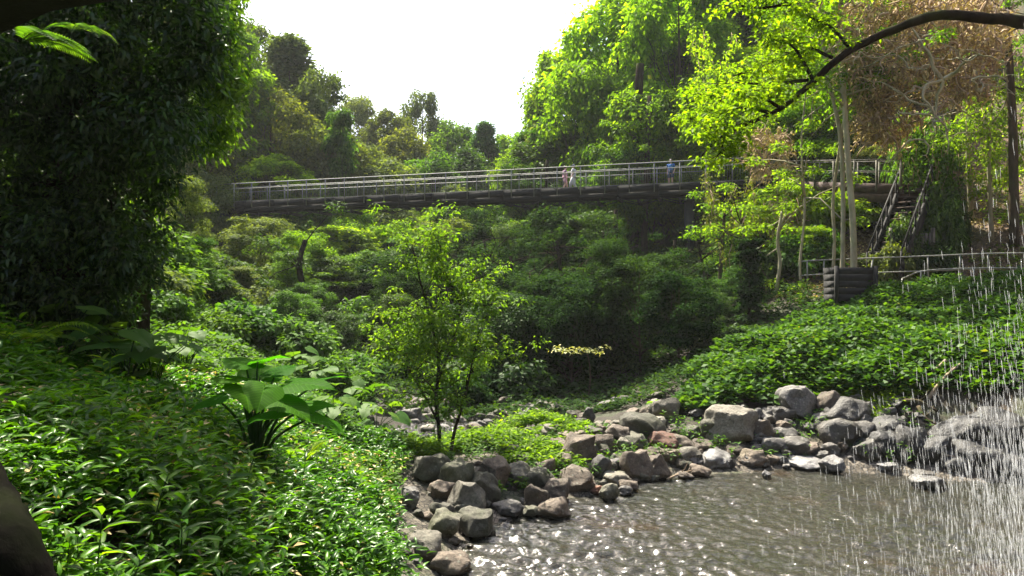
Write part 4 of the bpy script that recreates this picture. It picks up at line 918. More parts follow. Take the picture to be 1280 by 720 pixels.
def picket():
    b = P(1140, 322, 29.5); e = empty('picket_gate', tuple(b)); tag(e, 'grey timber picket panel at the foot of the stairs', 'fence panel')
    m = MB()
    for i in range(11): m.box((-.75+i*.15, 0, .45), (.1, .03, 1.15))
    link('picket', m.mesh('pickets'), M['grey_timber'], e); m = MB(); m.box((0, .035, .15), (1.7, .04, .09)); m.box((0, .035, .85), (1.7, .04, .09)); link('rail', m.mesh('rails'), M['grey_timber'], e)
    for x in (-.88, .88): m = MB(); m.box((x, 0, .5), (.12, .12, 1.5)); link('post', m.mesh('p'), M['grey_timber'], e)
    p2 = P(1062, 388, 26.3); z = h1(p2[0], p2[1])
    e = empty('retaining_wall', (p2[0], p2[1], z)); tag(e, 'low dark timber box wall below the slender pale trunks', 'wall')
    m = MB()
    for i in range(5): m.box((0, 0, .1+i*.25), (1.55, .9, .243))
    link('timber_sleeper', m.mesh('sleepers'), M['dark_timber'], e)
    for x in (-.72, .72): m = MB(); m.box((x, -.5, .6), (.12, .1, 1.35)); link('post', m.mesh('wp'), M['dark_timber'], e)
    # cream sign posts / board behind path
    p3 = P(1108, 350, 29.5); e = empty('timber_screen', (p3[0], p3[1], h1(p3[0], p3[1])-.1)); tag(e, 'weathered board screen beside the path under the stairs', 'screen')
    m = MB()
    for i in range(7): m.box((-.6+i*.2, 0, .6), (.185, .03, 1.2))
    link('board', m.mesh('boards'), M['grey_timber'], e); m = MB(); m.box((0, -.03, 1.22), (1.5, .1, .05)); link('cap', m.mesh('cap'), M['grey_timber'], e)
picket()
def path_rail():
    pts = [P(1000, 327, 29), P(1030, 325, 28.6), P(1160, 320, 27.5), P(1235, 317, 27), P(1330, 316, 26.5)]
    e = empty('path_railing', tuple(pts[0])); tag(e, 'thin pale metal railing with two rails along the path on the right bank', 'railing')
    pl = path(pts, 8)-pts[0]
    m = MB(); m.tube(pl, .028, 8); link('top_rail', m.mesh('r1', True), M['galv'], e)
    m = MB(); m.tube(pl+np.array([0, -.02, -.58]), .024, 8); link('lower_rail', m.mesh('r2', True), M['galv'], e)
    for i in range(0, len(pl), 4):
        q = pl[i]; m = MB(); lean = .25 if i in (12,) else 0; m.tube([q+(0, .0, .0), q+(lean*-.3, -.0, -.5), q+(-lean, 0, -1.15)], .03, 8); link('railing_post', m.mesh('rp', True), M['galv'], e)
    pts = [P(1128, 348, 27.5), P(1160, 338, 26.8), P(1250, 335, 26), P(1340, 338, 25.5)]
    e = empty('path_railing', tuple(pts[0])); tag(e, 'second lower metal railing bending down to the right edge', 'railing'); pl = path(pts, 6)-pts[0]
    m = MB(); m.tube(pl, .028, 8); link('top_rail', m.mesh('r3', True), M['galv'], e)
    m = MB(); m.tube(pl+np.array([0, 0, -.5]), .02, 8); link('lower_rail', m.mesh('r4', True), M['galv'], e)
    for i in range(0, len(pl), 5):
        q = pl[i]; m = MB(); m.tube([q, q+(-.05, 0, -.6), q+(-.12, 0, -1.2)], .028, 8); link('railing_post', m.mesh('rp', True), M['galv'], e)
path_rail()

# ------------------------------------------------------------------ people on the bridge
def person(t, side, label, top, legs, sleeve=True, cap=None, facing=0, pose='walk', h=1.66, shorts=True):
    base = A_ + dB*t + sB*side + np.array([0, 0, .03]); e = empty('person', tuple(base), facing); tag(e, label, 'person', 'walkers on the bridge')
    s = h/1.7; mb = bpy.data.meshes.new('body')
    st = .20 if pose == 'walk' else .05
    J = {'pelvis':(0,0,.95,.13),'waist':(0,0,1.08,.115),'chest':(0,0,1.28,.14),'neckb':(0,.0,1.44,.065),'neck':(0,.01,1.50,.05),'headl':(0,.02,1.57,.075),'headm':(0,.015,1.63,.085),'headt':(0,.01,1.69,.06),'nose':(0,.105,1.60,.014),
      'shL':(-.17,0,1.40,.062),'elL':(-.23,-.06,1.14,.042),'wrL':(-.22,.10,.95,.028),'haL':(-.21,.15,.89,.034),'fiL':(-.20,.18,.82,.018),'thL':(-.17,.19,.87,.012),
      'shR':(.17,0,1.40,.062),'elR':(.23,-.08,1.14,.042),'wrR':(.22,.02,.92,.028),'haR':(.21,.05,.85,.034),'fiR':(.20,.08,.78,.018),'thR':(.17,.09,.83,.012),
      'hiL':(-.10,0,.90,.095),'knL':(-.11,st*.6+.04,.50,.062),'anL':(-.11,st,.10,.042),'toL':(-.12,st+.17,.03,.035),
      'hiR':(.10,0,.90,.095),'knR':(.11,-st*.1+.03,.50,.062),'anR':(.11,-st,.11,.042),'toR':(.12,-st+.16,.03,.035)}
    E = [('pelvis','waist'),('waist','chest'),('chest','neckb'),('neckb','neck'),('neck','headl'),('headl','headm'),('headm','headt'),('headm','nose'),
      ('chest','shL'),('shL','elL'),('elL','wrL'),('wrL','haL'),('haL','fiL'),('haL','thL'),('chest','shR'),('shR','elR'),('elR','wrR'),('wrR','haR'),('haR','fiR'),('haR','thR'),
      ('pelvis','hiL'),('hiL','knL'),('knL','anL'),('anL','toL'),('pelvis','hiR'),('hiR','knR'),('knR','anR'),('anR','toR')]
    ks = list(J); mb.from_pydata([tuple(c*s for c in J[k][:3]) for k in ks], [(ks.index(a), ks.index(b)) for a, b in E], [])
    o = link('body', mb, M['skin'], e); mb.materials[0] = M['skin']
    sk = o.modifiers.new('skin', 'SKIN'); sk.use_smooth_shade = True
    for i, k in enumerate(ks): mb.skin_vertices[0].data[i].radius = (J[k][3]*s, J[k][3]*s*(.8 if k in ('chest','waist','pelvis') else 1)); 
    mb.skin_vertices[0].data[0].use_root = True; sb = o.modifiers.new('sub', 'SUBSURF'); sb.levels = sb.render_levels = 2
    g = lambda k: np.array(J[k][:3])*s
    m = MB(); ang = 14
    def loft(pts, rad, sq=.72):
        t0 = MB(); t0.tube(pts, rad, ang); V = np.concatenate(t0.V); return V, np.concatenate(t0.Q)
    m.tube([g('pelvis')*[1,1,.98], g('waist'), g('chest'), g('neckb')*[1,1,.985], g('neckb')], [.165*s, .15*s, .175*s, .13*s, .07*s], 14)
    for q in 'LR': m.tube([g('sh'+q)*[.7,1,1.0], g('sh'+q), (g('sh'+q)*.35+g('el'+q)*.65) if sleeve else g('el'+q)], [.08*s, .08*s, .062*s], 10)
    link('shirt', m.mesh('shirt', True), M[top], e)
    m = MB(); m.tube([g('waist'), g('pelvis'), g('pelvis')-[0,0,.07*s]], [.15*s, .165*s, .14*s], 14)
    for q in 'LR':
        end = g('kn'+q)*.75+g('hi'+q)*.25 if shorts else g('an'+q)+[0,0,.03]
        pp = [g('hi'+q), g('hi'+q)*.5+g('kn'+q)*.5, end] if shorts else [g('hi'+q), g('kn'+q), end]
        m.tube(pp, [.11*s, .095*s, .085*s if shorts else .06*s], 12)
    link('trousers', m.mesh('trousers', True), M[legs], e)
    for q in 'LR':
        m = MB(); a = g('an'+q); b = g('to'+q); m.tube([a-[0,.05*s,.04*s], a*.4+b*.6+[0,0,-.005], b+[0,.03*s,.0]], [.055*s, .05*s, .035*s], 10); link('shoe', m.mesh('shoe', True), M['cl_navy'], e)
    m = MB(); c = g('headm'); m.tube([c+[0,-.02*s,-.06*s], c+[0,-.025*s,.02*s], c+[0,-.015*s,.075*s], c+[0,0,.115*s]], [.082*s, .105*s, .092*s, .04*s], 12)
    if cap: m.box(c+[0,.12*s,.045*s], (.13*s, .12*s, .015*s))
    link('cap' if cap else 'hair', m.mesh('hair', True), M[cap or 'hair_dark'], e)
def tb(px):
    # parameter along the bridge where the pixel column meets its axis
    best = min(np.linspace(0, LB, 800), key=lambda t: abs(px_of((A_+dB*t)[0], (A_+dB*t)[1])-px)); return best
person(tb(704), -.45, 'walker in a mauve top on the bridge, left one of the close pair', 'cl_purple', 'cl_pink', facing=-1.4, h=1.6)
person(tb(715), -.55, 'walker in pale clothes and dark cap on the bridge, right one of the close pair', 'cl_white', 'cl_white', facing=1.2, cap='cl_navy', h=1.68, shorts=False)
person(tb(838), -.5, 'lone walker in a bright blue top on the right part of the bridge', 'cl_blue', 'cl_navy', facing=2.6, pose='stand', h=1.68)

# ------------------------------------------------------------------ sapling on the bar
def branchy(rng, mb, stems, r0s, nb, blen, C, k=7):
    for st, r0 in zip(stems, r0s):
        p = path(st, k); rad = np.linspace(r0, r0*.22, len(p)); mb.tube(p, rad, 8, .05, rng)
        for i in range(nb):
            j = int(rng.uniform(.3, 1)*(len(p)-1)); a = p[j]; dirn = rng.normal(size=3); dirn[2] = abs(dirn[2])*.8+.15; dirn[1] *= .8; dirn /= np.linalg.norm(dirn)
            L = blen*rng.uniform(.45, 1.1); b = a+dirn*L; q = limb_pts(rng, a, b, 6, .05, .05); mb.tube(q, np.linspace(rad[j]*.55, .004, 6), 5)
            C += [q[3], q[4], q[5]]
            for _ in range(2):
                d2 = dirn+rng.normal(0, .6, 3); c = q[rng.integers(2, 5)]; e2 = c+d2*L*.45; mb.tube(limb_pts(rng, c, e2, 4, .06), [.01, .007, .005, .003], 4); C.append(e2)
def sapling():
    rng = np.random.default_rng(41); b = hit(548, 574); Y = b[1]; loc = b; mb = MB(); C = []
    S = lambda pts: [P(x, y, Y+dy)-loc for x, y, dy in pts]
    stems = [S([(548,577,0),(549,540,0),(545,500,-.1),(548,450,0),(538,400,.1),(525,350,.2),(515,305,.3)]), S([(562,575,.1),(568,540,.1),(580,500,0),(590,455,-.2),(598,415,-.2)]), S([(549,530,0),(528,490,.2),(510,460,.3),(490,430,.3)]), S([(546,480,0),(565,430,.3),(575,385,.4),(560,345,.4)])]
    branchy(rng, mb, stems, [.055, .05, .03, .03], 19, 1.2, C)
    C = np.array(C); V, Fc = clump_leaves(rng, C, rng.uniform(.14, .30, len(C)), 26, .10, T_FOLD, .5, .6, .3, 1.0, .2)
    e = empty('sapling', tuple(loc)); tag(e, 'young yellow green tree with several thin dark stems on the rock bar', 'tree')
    link('trunk', mb.mesh('sapling_trunk', True), M['bark_dark'], e); link('crown', mesh_np('sapling_crown', V, Fc), M['leaf_sap'], e)
sapling()
# pale layered twig hanging over the dark stream (right of centre)
def layered_twig():
    rng = np.random.default_rng(43); loc = P(735, 500, 24); loc[2] = h1(loc[0], 24); mb = MB(); st = [loc*0, P(738, 470, 24)-loc, P(733, 440, 24)-loc, P(718, 436, 23.8)-loc]; mb.tube(path(st, 5), np.linspace(.03, .008, 16), 6)
    C = [P(x, 438+rng.uniform(-5, 3), 24+rng.uniform(-.4, .4))-loc for x in np.linspace(694, 756, 14)]
    V, Fc = clump_leaves(rng, C, [.17]*14, 12, .13, T_FOLD, .45, .3, .1, 1.6)
    e = empty('small_tree', tuple(loc)); tag(e, 'little pale leaved sapling spreading one flat tier over the dark stream bed', 'tree'); link('trunk', mb.mesh('twig', True), M['bark'], e); link('crown', mesh_np('twig_leaves', V, Fc), M['leaf_pale'], e)
layered_twig()

# ------------------------------------------------------------------ dark foliage overhanging on the left
def dark_tree(name, seed, poly_pts, base, stemY, n_per, leaf_len, mat, label, rc=(.35, .6)):
    rng = np.random.default_rng(seed); loc = np.array([base[0], base[1], h1(base[0], base[1])-.2]); C = []; mb = MB()
    for (x, y, Y) in poly_pts: C.append(P(x, y, Y)-loc)
    C = np.array(C); ctr = C.mean(0); top = C[:, 2].max(); tr = path([(0, 0, 0), (ctr[0]*.15, ctr[1]*.2, top*.35), (ctr[0]*.4, ctr[1]*.5, top*.7), (ctr[0]*.7, ctr[1]*.7, top*1.02)], 6); mb.tube(tr, np.linspace(.26, .07, len(tr)), 10, .08, rng)
    for c in C:
        k = int(np.clip(c[2]/max(top, .1)*.85*len(tr)+2, 1, len(tr)-1)); mb.tube(limb_pts(rng, tr[k], c, 6, .05, .08), np.linspace(.05, .008, 6), 5)
    V, Fc = clump_leaves(rng, C, rng.uniform(rc[0], rc[1], len(C)), n_per, leaf_len, T_LANCE, .34, .9, .8, .35, .15)
    e = empty(name, tuple(loc)); tag(e, label, 'tree'); link('trunk', mb.mesh('trunk', True), M['bark_dark'], e); link('crown', mesh_np('crown', V, Fc), M[mat], e)
def inpoly(x, y, poly):
    c = False; j = len(poly)-1
    for i in range(len(poly)):
        if (poly[i][1] > y) != (poly[j][1] > y) and x < (poly[j][0]-poly[i][0])*(y-poly[i][1])/(poly[j][1]-poly[i][1])+poly[i][0]: c = not c
        j = i
    return c
def fill(poly, n, Yr, seed):
    r = random.Random(seed); xs = [p[0] for p in poly]; ys = [p[1] for p in poly]; out = []
    while len(out) < n:
        x, y = r.uniform(min(xs), max(xs)), r.uniform(min(ys), max(ys))
        if inpoly(x, y, poly): out.append((x, y, r.uniform(*Yr)))
    return out
dark_tree('tree', 51, fill([(-60,-60),(250,-60),(285,-20),(275,60),(268,120),(240,165),(200,200),(100,200),(-60,180)], 120, (9.5, 12.5), 1), (-8.2, 13.0), 11, 300, .135, 'leaf_cave_shade', 'near black shaded drooping tree filling the upper left corner')
dark_tree('tree', 52, fill([(-60,170),(205,180),(205,240),(195,300),(180,380),(140,400),(60,395),(-60,400)], 125, (10.5, 13), 2), (-7.6, 13.6), 12, 300, .13, 'leaf_cave_shade', 'dark shaded drooping tree hanging below the upper left one down to the plants')
dark_tree('tree', 53, fill([(240,-50),(300,-50),(290,90),(285,140),(268,190),(245,180),(262,90)], 30, (13, 15), 3), (-8.8, 16.5), 14, 300, .14, 'leaf_mid', 'mid green drooping tree edging the dark foliage against the sky')
dark_tree('tree', 54, fill([(-40,60),(160,60),(180,300),(-40,380)], 46, (15, 18), 5), (-12.5, 18), 14, 260, .2, 'leaf_mid', 'green tree glimpsed through the dark foliage on the left')

# ferns
def fern(loc, n, Lf, mat, label, seed, tilt=.5, group=None, name='fern', fan=(0, 6.28), droop=.9, ll=.13):
    rng = np.random.default_rng(seed); e = empty(name, tuple(loc)); tag(e, label, 'fern', group)
    for i in range(n):
        th = fan[0]+(fan[1]-fan[0])*(i+rng.random()*.7)/n; L = Lf*rng.uniform(.75, 1.15); k = 13; t = np.linspace(0, 1, k)
        out = np.array([math.cos(th), math.sin(th), 0]); sp = out*(L*t*.85)[:, None] + np.array([0, 0, 1])*(L*(tilt*t*2-droop*t*t))[:, None]
        mb = MB(); mb.tube(sp, np.linspace(.008, .002, k), 4); sd = np.cross(out, (0, 0, 1)); m = 24; ti = np.linspace(.12, .98, m)
        ctr = np.stack([np.interp(ti, t, sp[:, j]) for j in range(3)], 1); w = ll*L*2*np.sin(np.pi*np.clip(ti, .05, .99)**.8)+.01; tg = unit(np.gradient(ctr, axis=0)); nrm = np.cross(sd, tg)
        nrm = np.where(nrm[:, 2:] < 0, -nrm, nrm)
        pos = np.concatenate([ctr, ctr]); d = np.concatenate([tg*.45+sd, tg*.45-sd]); V, Fc = leaves(pos, d, np.concatenate([nrm, nrm]), np.concatenate([w, w]), np.full(2*m, L/m*.8), T_FOLD)
        fr = link('frond', mesh_np('frond', V, Fc), mat, e)
        link('rib', mb.mesh('rib', True), M['stem'], fr)
fern(P(25, 55, 7), 5, .7, M['leaf_mid'], 'light green fern fronds hanging under the ledge at the upper left', 61, .25, fan=(-.6, .9), droop=.6)
fern(P(100, 40, 8), 4, .5, M['leaf_mid'], 'small bright fern right of the hanging one under the ledge', 62, .2, fan=(-2.2, .3), droop=.7)
b = hit(30, 470); fern(b+np.array([0, 0, .3]), 9, 1.0, M['leaf_bright'], 'bright arching fern on the left bank below the dark foliage', 63, .55)
b = hit(375, 600); fern(b+np.array([0, 0, .15]), 7, .6, M['leaf_bright'], 'small upright fern right of the big elephant ear plant', 64, .8)
b = hit(825, 515); fern(b+np.array([0, 0, .05]), 12, .55, M['leaf_lime'], 'lime green fern clump behind the pale tilted slab', 65, .6)
b = hit(235, 340); fern(b+np.array([0, 0, 1.4]), 10, 1.5, M['leaf_olive'], 'olive tree fern left of the bridge pier', 66, .35)
for i, (x, y, lb) in enumerate([(665, 545, 'bright fern tuft at the left top of the rock bar'), (735, 552, 'tiny bright fern tuft among stones in the middle of the bar'), (480, 610, 'fern on the bank left of the mossy boulders'), (430, 640, 'fern low on the left bank near the pool'), (460, 560, 'pale fern on the slope left of the sapling'), (690, 540, 'bright fern tuft right of the first one on the bar')]):
    b = hit(x, y); fern(b+np.array([0, 0, .05]), 11, .42 if x > 600 else .55, M['leaf_bright'], lb, 70+i, .55)

# ------------------------------------------------------------------ elephant ears
def ear_mesh(seed, L=1.0):
    """heart shaped leaf in +x direction, petiole attached at the notch"""
    rng = np.random.default_rng(seed); half = [(-.28,.02),(-.34,.17),(-.26,.33),(-.05,.40),(.18,.39),(.42,.31),(.65,.19),(.85,.08),(1.0,0)]
    ax = [(.0,0),(-.0,0),(.03,0),(.08,0),(.2,0),(.42,0),(.65,0),(.85,0),(1.0,0)]
    V = []; Fc = []
    for sgn in (1, -1):
        o = len(V); k = len(half)
        for (x, y), (a, _) in zip(half, ax):
            for f in (0, .5, 1):
                u = a+(x-a)*f; v = y*f*1.45; w = .16*v*1.0 - .18*max(u, 0)**2 + .02*math.sin(u*22)*f + rng.normal(0, .006) - .35*v*v
                V.append((u*L, sgn*v*L, w*L))
        for i in range(k-1):
            for j in range(2):
                q = (o+i*3+j, o+i*3+j+1, o+(i+1)*3+j+1, o+(i+1)*3+j); Fc.append(q if sgn > 0 else q[::-1])
    V = np.array(V); 
    key = {}; remap = []; NV = []
    for v in V:
        kk = tuple(np.round(v, 4))
        if kk not in key: key[kk] = len(NV); NV.append(v)
        remap.append(key[kk])
    tris = []
    for q in Fc:
        q = [remap[i] for i in q]
        for t in ((q[0], q[1], q[2]), (q[0], q[2], q[3])):
            if len(set(t)) == 3: tris.append(t)
    return mesh_np('leaf_blade', np.array(NV), np.array(tris), True)
EARS = [ear_mesh(i) for i in range(4)]
def ear_plant(loc, specs, mat, label, seed, stemr=.022, group=None, name='elephant_ear_plant'):
    """specs: (dx, dy, dz, length, heading, pitch)"""
    rng = np.random.default_rng(seed); e = empty(name, tuple(loc)); tag(e, label, 'plant', group)
    for i, (dx, dy, dz, L, hd, pt) in enumerate(specs):
        mb = MB(); end = np.array([dx, dy, dz]); mid = np.array([dx*.35, dy*.35, dz*.62]); mb.tube(path([(rng.normal(0, .04), rng.normal(0, .04), -.05), mid, end], 6), np.linspace(stemr, stemr*.4, 13), 7)
        st = link('stem', mb.mesh('petiole', True), M['stem'], e)
        lf = link('leaf', EARS[i % 4], mat, st); lf.location = end; lf.scale = (L, L*rng.uniform(.85, 1.1), L); lf.rotation_euler = (rng.normal(0, .2), pt, hd)
    return e
bl = hit(318, 598); Y0 = bl[1]; s_ = Y0/F
def sp(px, py, Lpx, hd, pt, dy=0): q = P(px, py, Y0+dy)-bl; return (q[0], q[1], q[2], Lpx*s_*.82, hd, pt)
ear_plant(bl, [sp(293,474,50,2.9,-.15,.0), sp(305,488,54,-1.0,.35,-.1), sp(308,456,56,2.6,-.3,.2), sp(322,452,50,.5,-.25,.2), sp(350,500,66,-.5,.25,-.2), sp(368,480,68,-.15,-.05,.1), sp(392,520,62,-.35,.25,-.1), sp(348,515,56,-2.6,.15,-.3), sp(345,466,52,1.2,-.3,.4), sp(380,508,50,.3,-.1,.2), sp(272,498,46,-2.6,.3,-.4), sp(330,486,52,-1.4,.4,-.4), sp(400,474,50,.2,-.2,.5), sp(325,470,60,1.9,-.4,.5)],
  M['leaf_ear'], 'tall elephant ear plant with huge translucent bright leaves on the left bank', 71, .028)
rng_e = random.Random(9)
ear_lbl = [(400,475,'broad leaved plant behind the bright elephant ear plant, nearest to it'), (430,490,'broad leaved plant at the foot of the slope left of the sapling'), (455,505,'broad leaved plant lowest toward the stream left of the sapling'), (380,455,'broad leaved plant highest behind the elephant ear plant'), (440,468,'broad leaved plant at the back beside the dark stream bed'),
  (120,450,'glossy broad leaved plant under the dark foliage on the left'), (160,470,'glossy broad leaved plant right below the dark foliage tip'), (80,445,'glossy broad leaved plant furthest left under the dark foliage'), (190,480,'glossy broad leaved plant at the crest of the near bank'), (415,520,'broad leaved plant down slope right of the bright leaves'), (470,530,'broad leaved plant beside the left bank boulders'), (230,450,'lonely broad leaved plant on the pale green slope')]
for i, (x, y, lb) in enumerate(ear_lbl):
    b = hit(x, y+22); n = 11; sps = []
    for k in range(n):
        th = k*2.4+i; r = rng_e.uniform(.25, .75); sps.append((r*math.cos(th), r*math.sin(th), rng_e.uniform(.5, 1.05), rng_e.uniform(.28, .46), th+rng_e.uniform(-.4, .4), rng_e.uniform(.0, .5)))
    ear_plant(b, sps, M['leaf_mid'], lb, 80+i, .014, 'broad leaved plants of the left bank', 'broad_leaf_plant')

# ------------------------------------------------------------------ overhanging branch, upper right
def over_branch():
    rng = np.random.default_rng(91); Y = 12.0; loc = np.array([10.6, 12.5, h1(10.6, 12.5)]); loc[0] = 12.2; loc[2] = h1(12.2, 12.5)
    mb = MB(); S = lambda pts: [P(x, y, Yy)-loc for x, y, Yy in pts]
    tp = [np.zeros(3)-(0, 0, .5), np.array([.1, 0, 3.0]), P(1400, 150, 12.5)-loc+(1.2, 0, 0), P(1420, -100, 12.5)-loc+(1.0, 0, 0)]
    mt = MB(); mt.tube(path(tp, 6), np.linspace(.38, .2, 19), 12, .06, rng)
    main = path(S([(1560, 90, 12.4), (1420, 55, 12.3), (1279,28,12.2),(1235,23,12),(1175,19,12),(1127,33,12),(1060,65,12),(1012,106,12),(975,136,12),(927,158,12),(898,174,12),(876,196,12)]), 6)
    mb.tube(main, np.interp(np.arange(len(main)), [0, 15, 30, 45, 66], [.12, .10, .075, .045, .012]), 9, .13, rng)
    C = []
    subs = [[(975,135,12),(950,120,11.8),(925,118,11.7),(900,125,11.6)], [(1015,98,12),(1000,70,12.2),(980,50,12.4),(955,55,12.5)], [(1060,58,12),(1040,35,12.2),(1010,20,12.4),(985,5,12.6),(965,-15,12.7)], [(935,152,12),(915,160,11.8),(895,158,11.6),(878,162,11.5)], [(905,170,12),(903,182,12),(900,192,12)], [(960,140,12),(930,135,12.3),(890,140,12.5),(862,150,12.6)], [(1040,72,12),(1005,60,12.6),(960,80,12.9),(915,95,13)], [(1010,100,12),(960,105,12.6),(900,105,13),(860,130,13.1)], [(985,5,12.6),(950,10,12.7),(920,5,12.9)]]
    for sb_ in subs:
        p = path(S(sb_), 5); mb.tube(p, np.linspace(.032, .006, len(p)), 6)
        for q in p[3:]:
            for _ in range(2):
                e2 = q+rng.normal(0, .22, 3)*[1, 1, .5]; mb.tube(limb_pts(rng, q, e2, 3, .03), [.008, .006, .003], 4); C.append(e2)
    C = np.array(C); V, Fc = clump_leaves(rng, C, rng.uniform(.14, .26, len(C)), 20, .10, T_FOLD, .6, .45, .2, 1.1, .2)
    e = empty('tree', tuple(loc)); tag(e, 'tree outside the right edge whose long dark bough arches across the upper right', 'tree')
    link('trunk', mt.mesh('ob_trunk', True), M['bark_dark'], e); link('branch', mb.mesh('ob', True), M['bark_dark'], e); link('foliage', mesh_np('ob_leaves', V, Fc), M['leaf_bright'], e)
over_branch()

# slender pale trunks
def slender(pts, r, label, seed, mat='bark_pale', leafmat='leaf_bright', crown=True, Cn=26):
    rng = np.random.default_rng(seed); x, y, Y = pts[0]; loc = P(x, y, Y); loc[2] = h1(loc[0], Y)-.2
    mb = MB(); P2 = [P(a, b_, c)-loc for a, b_, c in pts]; P2[0] = P2[0]*0; p = path(P2, 6); mb.tube(p, np.linspace(r, r*.55, len(p)), 9, .07, rng)
    e = empty('slender_tree', tuple(loc)); tag(e, label, 'tree', 'slim trunks of the shaded gully' if 'deep shade' in label else 'slender trunks on the right'); 
    if crown:
        C = []
        for i in range(Cn):
            a = p[int(rng.uniform(.55, 1)*(len(p)-1))]; bb = a+rng.normal(0, 1.3, 3)*[1, 1, .7]+[0, 0, .3]; mb.tube(limb_pts(rng, a, bb, 4, .06), [.04, .03, .02, .008], 5); C.append(bb)
        V, Fc = clump_leaves(rng, C, rng.uniform(.35, .7, len(C)), 130, .15, T_RHOMB, .5, .5, .3, 1.0, .2); link('crown', mesh_np('sl_leaves', V, Fc), M[leafmat], e)
    link('trunk', mb.mesh('sl', True), M[mat], e)
slender([(1068,350,27),(1066,280,27),(1060,200,27),(1055,120,27),(1048,40,27),(1046,-60,27)], .13, 'slender pale trunk rising in front of the landing, tallest of the group', 101)
slender([(1052,350,27.4),(1054,260,27.4),(1050,170,27.4),(1036,100,27.4),(1026,30,27.4),(1024,-60,27.4)], .09, 'thinner pale trunk leaning left beside the tallest slender one', 102)
slender([(1040,352,28.5),(1043,300,28.5),(1042,240,28.5),(1060,120,28.5),(1075,30,28.5),(1080,-50,28.5)], .07, 'thin trunk crossing behind the two pale ones', 103, 'bark_pale')
for i, (pts, r, lb, mt) in enumerate([
  ([(795,440,46),(790,350,46),(792,270,47),(795,180,47),(800,80,47)], .5, 'thick dark trunk under the bridge, left one of the twin trunks', 'bark_dark'),
  ([(812,440,45.5),(806,350,45.5),(806,270,45.5),(809,200,45.5),(812,120,45.5)], .26, 'lighter trunk under the bridge, right one of the twin trunks', 'bark'),
  ([(765,440,36),(768,350,36),(770,262,36)], .2, 'dark trunk left of the twin trunks under the bridge', 'bark_dark'),
  ([(1190,260,34),(1188,200,34),(1192,120,34),(1190,20,34),(1195,-60,34)], .16, 'brown trunk on the hillside right of the landing', 'bark'),
  ([(1215,250,33),(1210,190,33),(1214,120,33),(1225,40,33)], .12, 'sunlit trunk on the brown hillside, second right of the landing', 'bark_pale'),
  ([(1268,240,30),(1266,170,30),(1262,80,30),(1258,0,30)], .2, 'dark trunk at the right edge above the brown hillside', 'bark'),
  ([(1240,262,31),(1236,200,31),(1238,150,31),(1245,90,31)], .09, 'thin mossy trunk between the hillside trunks', 'bark_pale'),
  ([(930,420,31),(925,350,31),(930,300,31),(926,262,31)], .10, 'thin trunk in the sunlit growth right of the black pier', 'bark'),
  ([(968,400,30),(975,330,30),(972,300,30),(978,262,30)], .09, 'thin leaning trunk in the sunlit growth below the bridge end', 'bark_pale'),
  ([(905,430,33),(900,360,33),(903,300,33),(906,266,33)], .12, 'mossy trunk just right of the black pier', 'bark'),
  ([(680,470,47),(684,400,47),(678,330,47),(682,270,47),(684,200,47)], .2, 'dim thin trunk in the shaded forest below the bridge middle', 'bark_dark'),
  ([(378,410,34),(380,370,34),(374,330,34),(382,300,34)], .2, 'dark leaning trunk on the left slope under the bridge', 'bark_dark'),
  ([(1003,400,29),(1000,330,29),(1006,260,29),(1002,180,29),(1010,90,29)], .06, 'thin upright trunk left of the pale group', 'bark_pale'),
  ]): slender(pts, r, lb, 110+i, mt, 'leaf_deep' if 'dark' in mt else 'leaf_bright', crown=True, Cn=16 if pts[-1][1] < 200 and pts[0][0] > 1000 else (22 if pts[0][2] >= 45 else 7))

rt = random.Random(31)
for px, Y, y1 in ((612,37,300),(640,34,320),(668,31,345),(700,35,300),(722,32,335),(752,37,290),(832,33,340),(845,37,300),(878,34,300),(585,39,300),(560,36,345)):
    dx = rt.uniform(-8, 8); base_y = 470; pts = [(px, base_y, Y), (px+dx*.3, base_y-(base_y-y1)*.35, Y), (px-dx*.4, base_y-(base_y-y1)*.7, Y), (px+dx, y1, Y)]
    slender(pts, rt.uniform(.09, .17), 'slim dark trunk standing in the deep shade of the gully below the bridge middle', 400+px, 'bark_dark', 'leaf_shade', True, 14)
# dead vine curtain + bare twisted branches
def vine_curtain(poly, n, Yr, seed, label, scale=1.0):
    rng = np.random.default_rng(seed); pts = fill(poly, n, Yr, seed); loc = P(pts[0][0], pts[0][1], pts[0][2]); mb = MB(); C = []
    for (x, y, Y) in pts:
        a = P(x, y, Y)-loc; k = 7; d = rng.normal(0, 1, 3)*[.8, .4, .7]+[0, 0, -.5]; L = rng.uniform(.5, 1.6)*scale; p = [a]
        for _ in range(k-1): d = unit(d+rng.normal(0, .55, 3)); p.append(p[-1]+d*L/k)
        mb.tube(np.array(p), np.linspace(.038, .014, k)*scale*rng.uniform(.6, 1.7), 4); C.append(p[rng.integers(0, k)])
    e = empty('dead_vine_tangle', tuple(loc)); tag(e, label, 'vines', 'dead vine tangles')
    t = link('vine_stems', mb.mesh('vines', True), M['vine'], e); t['kind'] = 'stuff'
    V, Fc = clump_leaves(rng, np.array(C), rng.uniform(.12, .3, len(C))*scale, 10,   .2*scale, T_FOLD, .35, 1.0, 1.5, .2, .2); f = link('dead_leaves', mesh_np('dl', V, Fc), M['leaf_brown'], e); f['kind'] = 'stuff'
vine_curtain([(1040,10),(1110,-15),(1230,-15),(1262,40),(1240,110),(1180,130),(1120,100),(1080,120),(1050,90)], 1200, (26, 31), 201, 'large curtain of dry brown vines in the upper right above the landing')
vine_curtain([(1060,90),(1120,100),(1150,150),(1120,180),(1075,165)], 240, (27, 30), 202, 'lower lobe of dry brown vines left of the pale twisted branches')
vine_curtain([(925,170),(985,165),(990,215),(940,222)], 160, (34, 36), 203, 'small bundle of dry twigs hanging just above the right end of the bridge', .9)
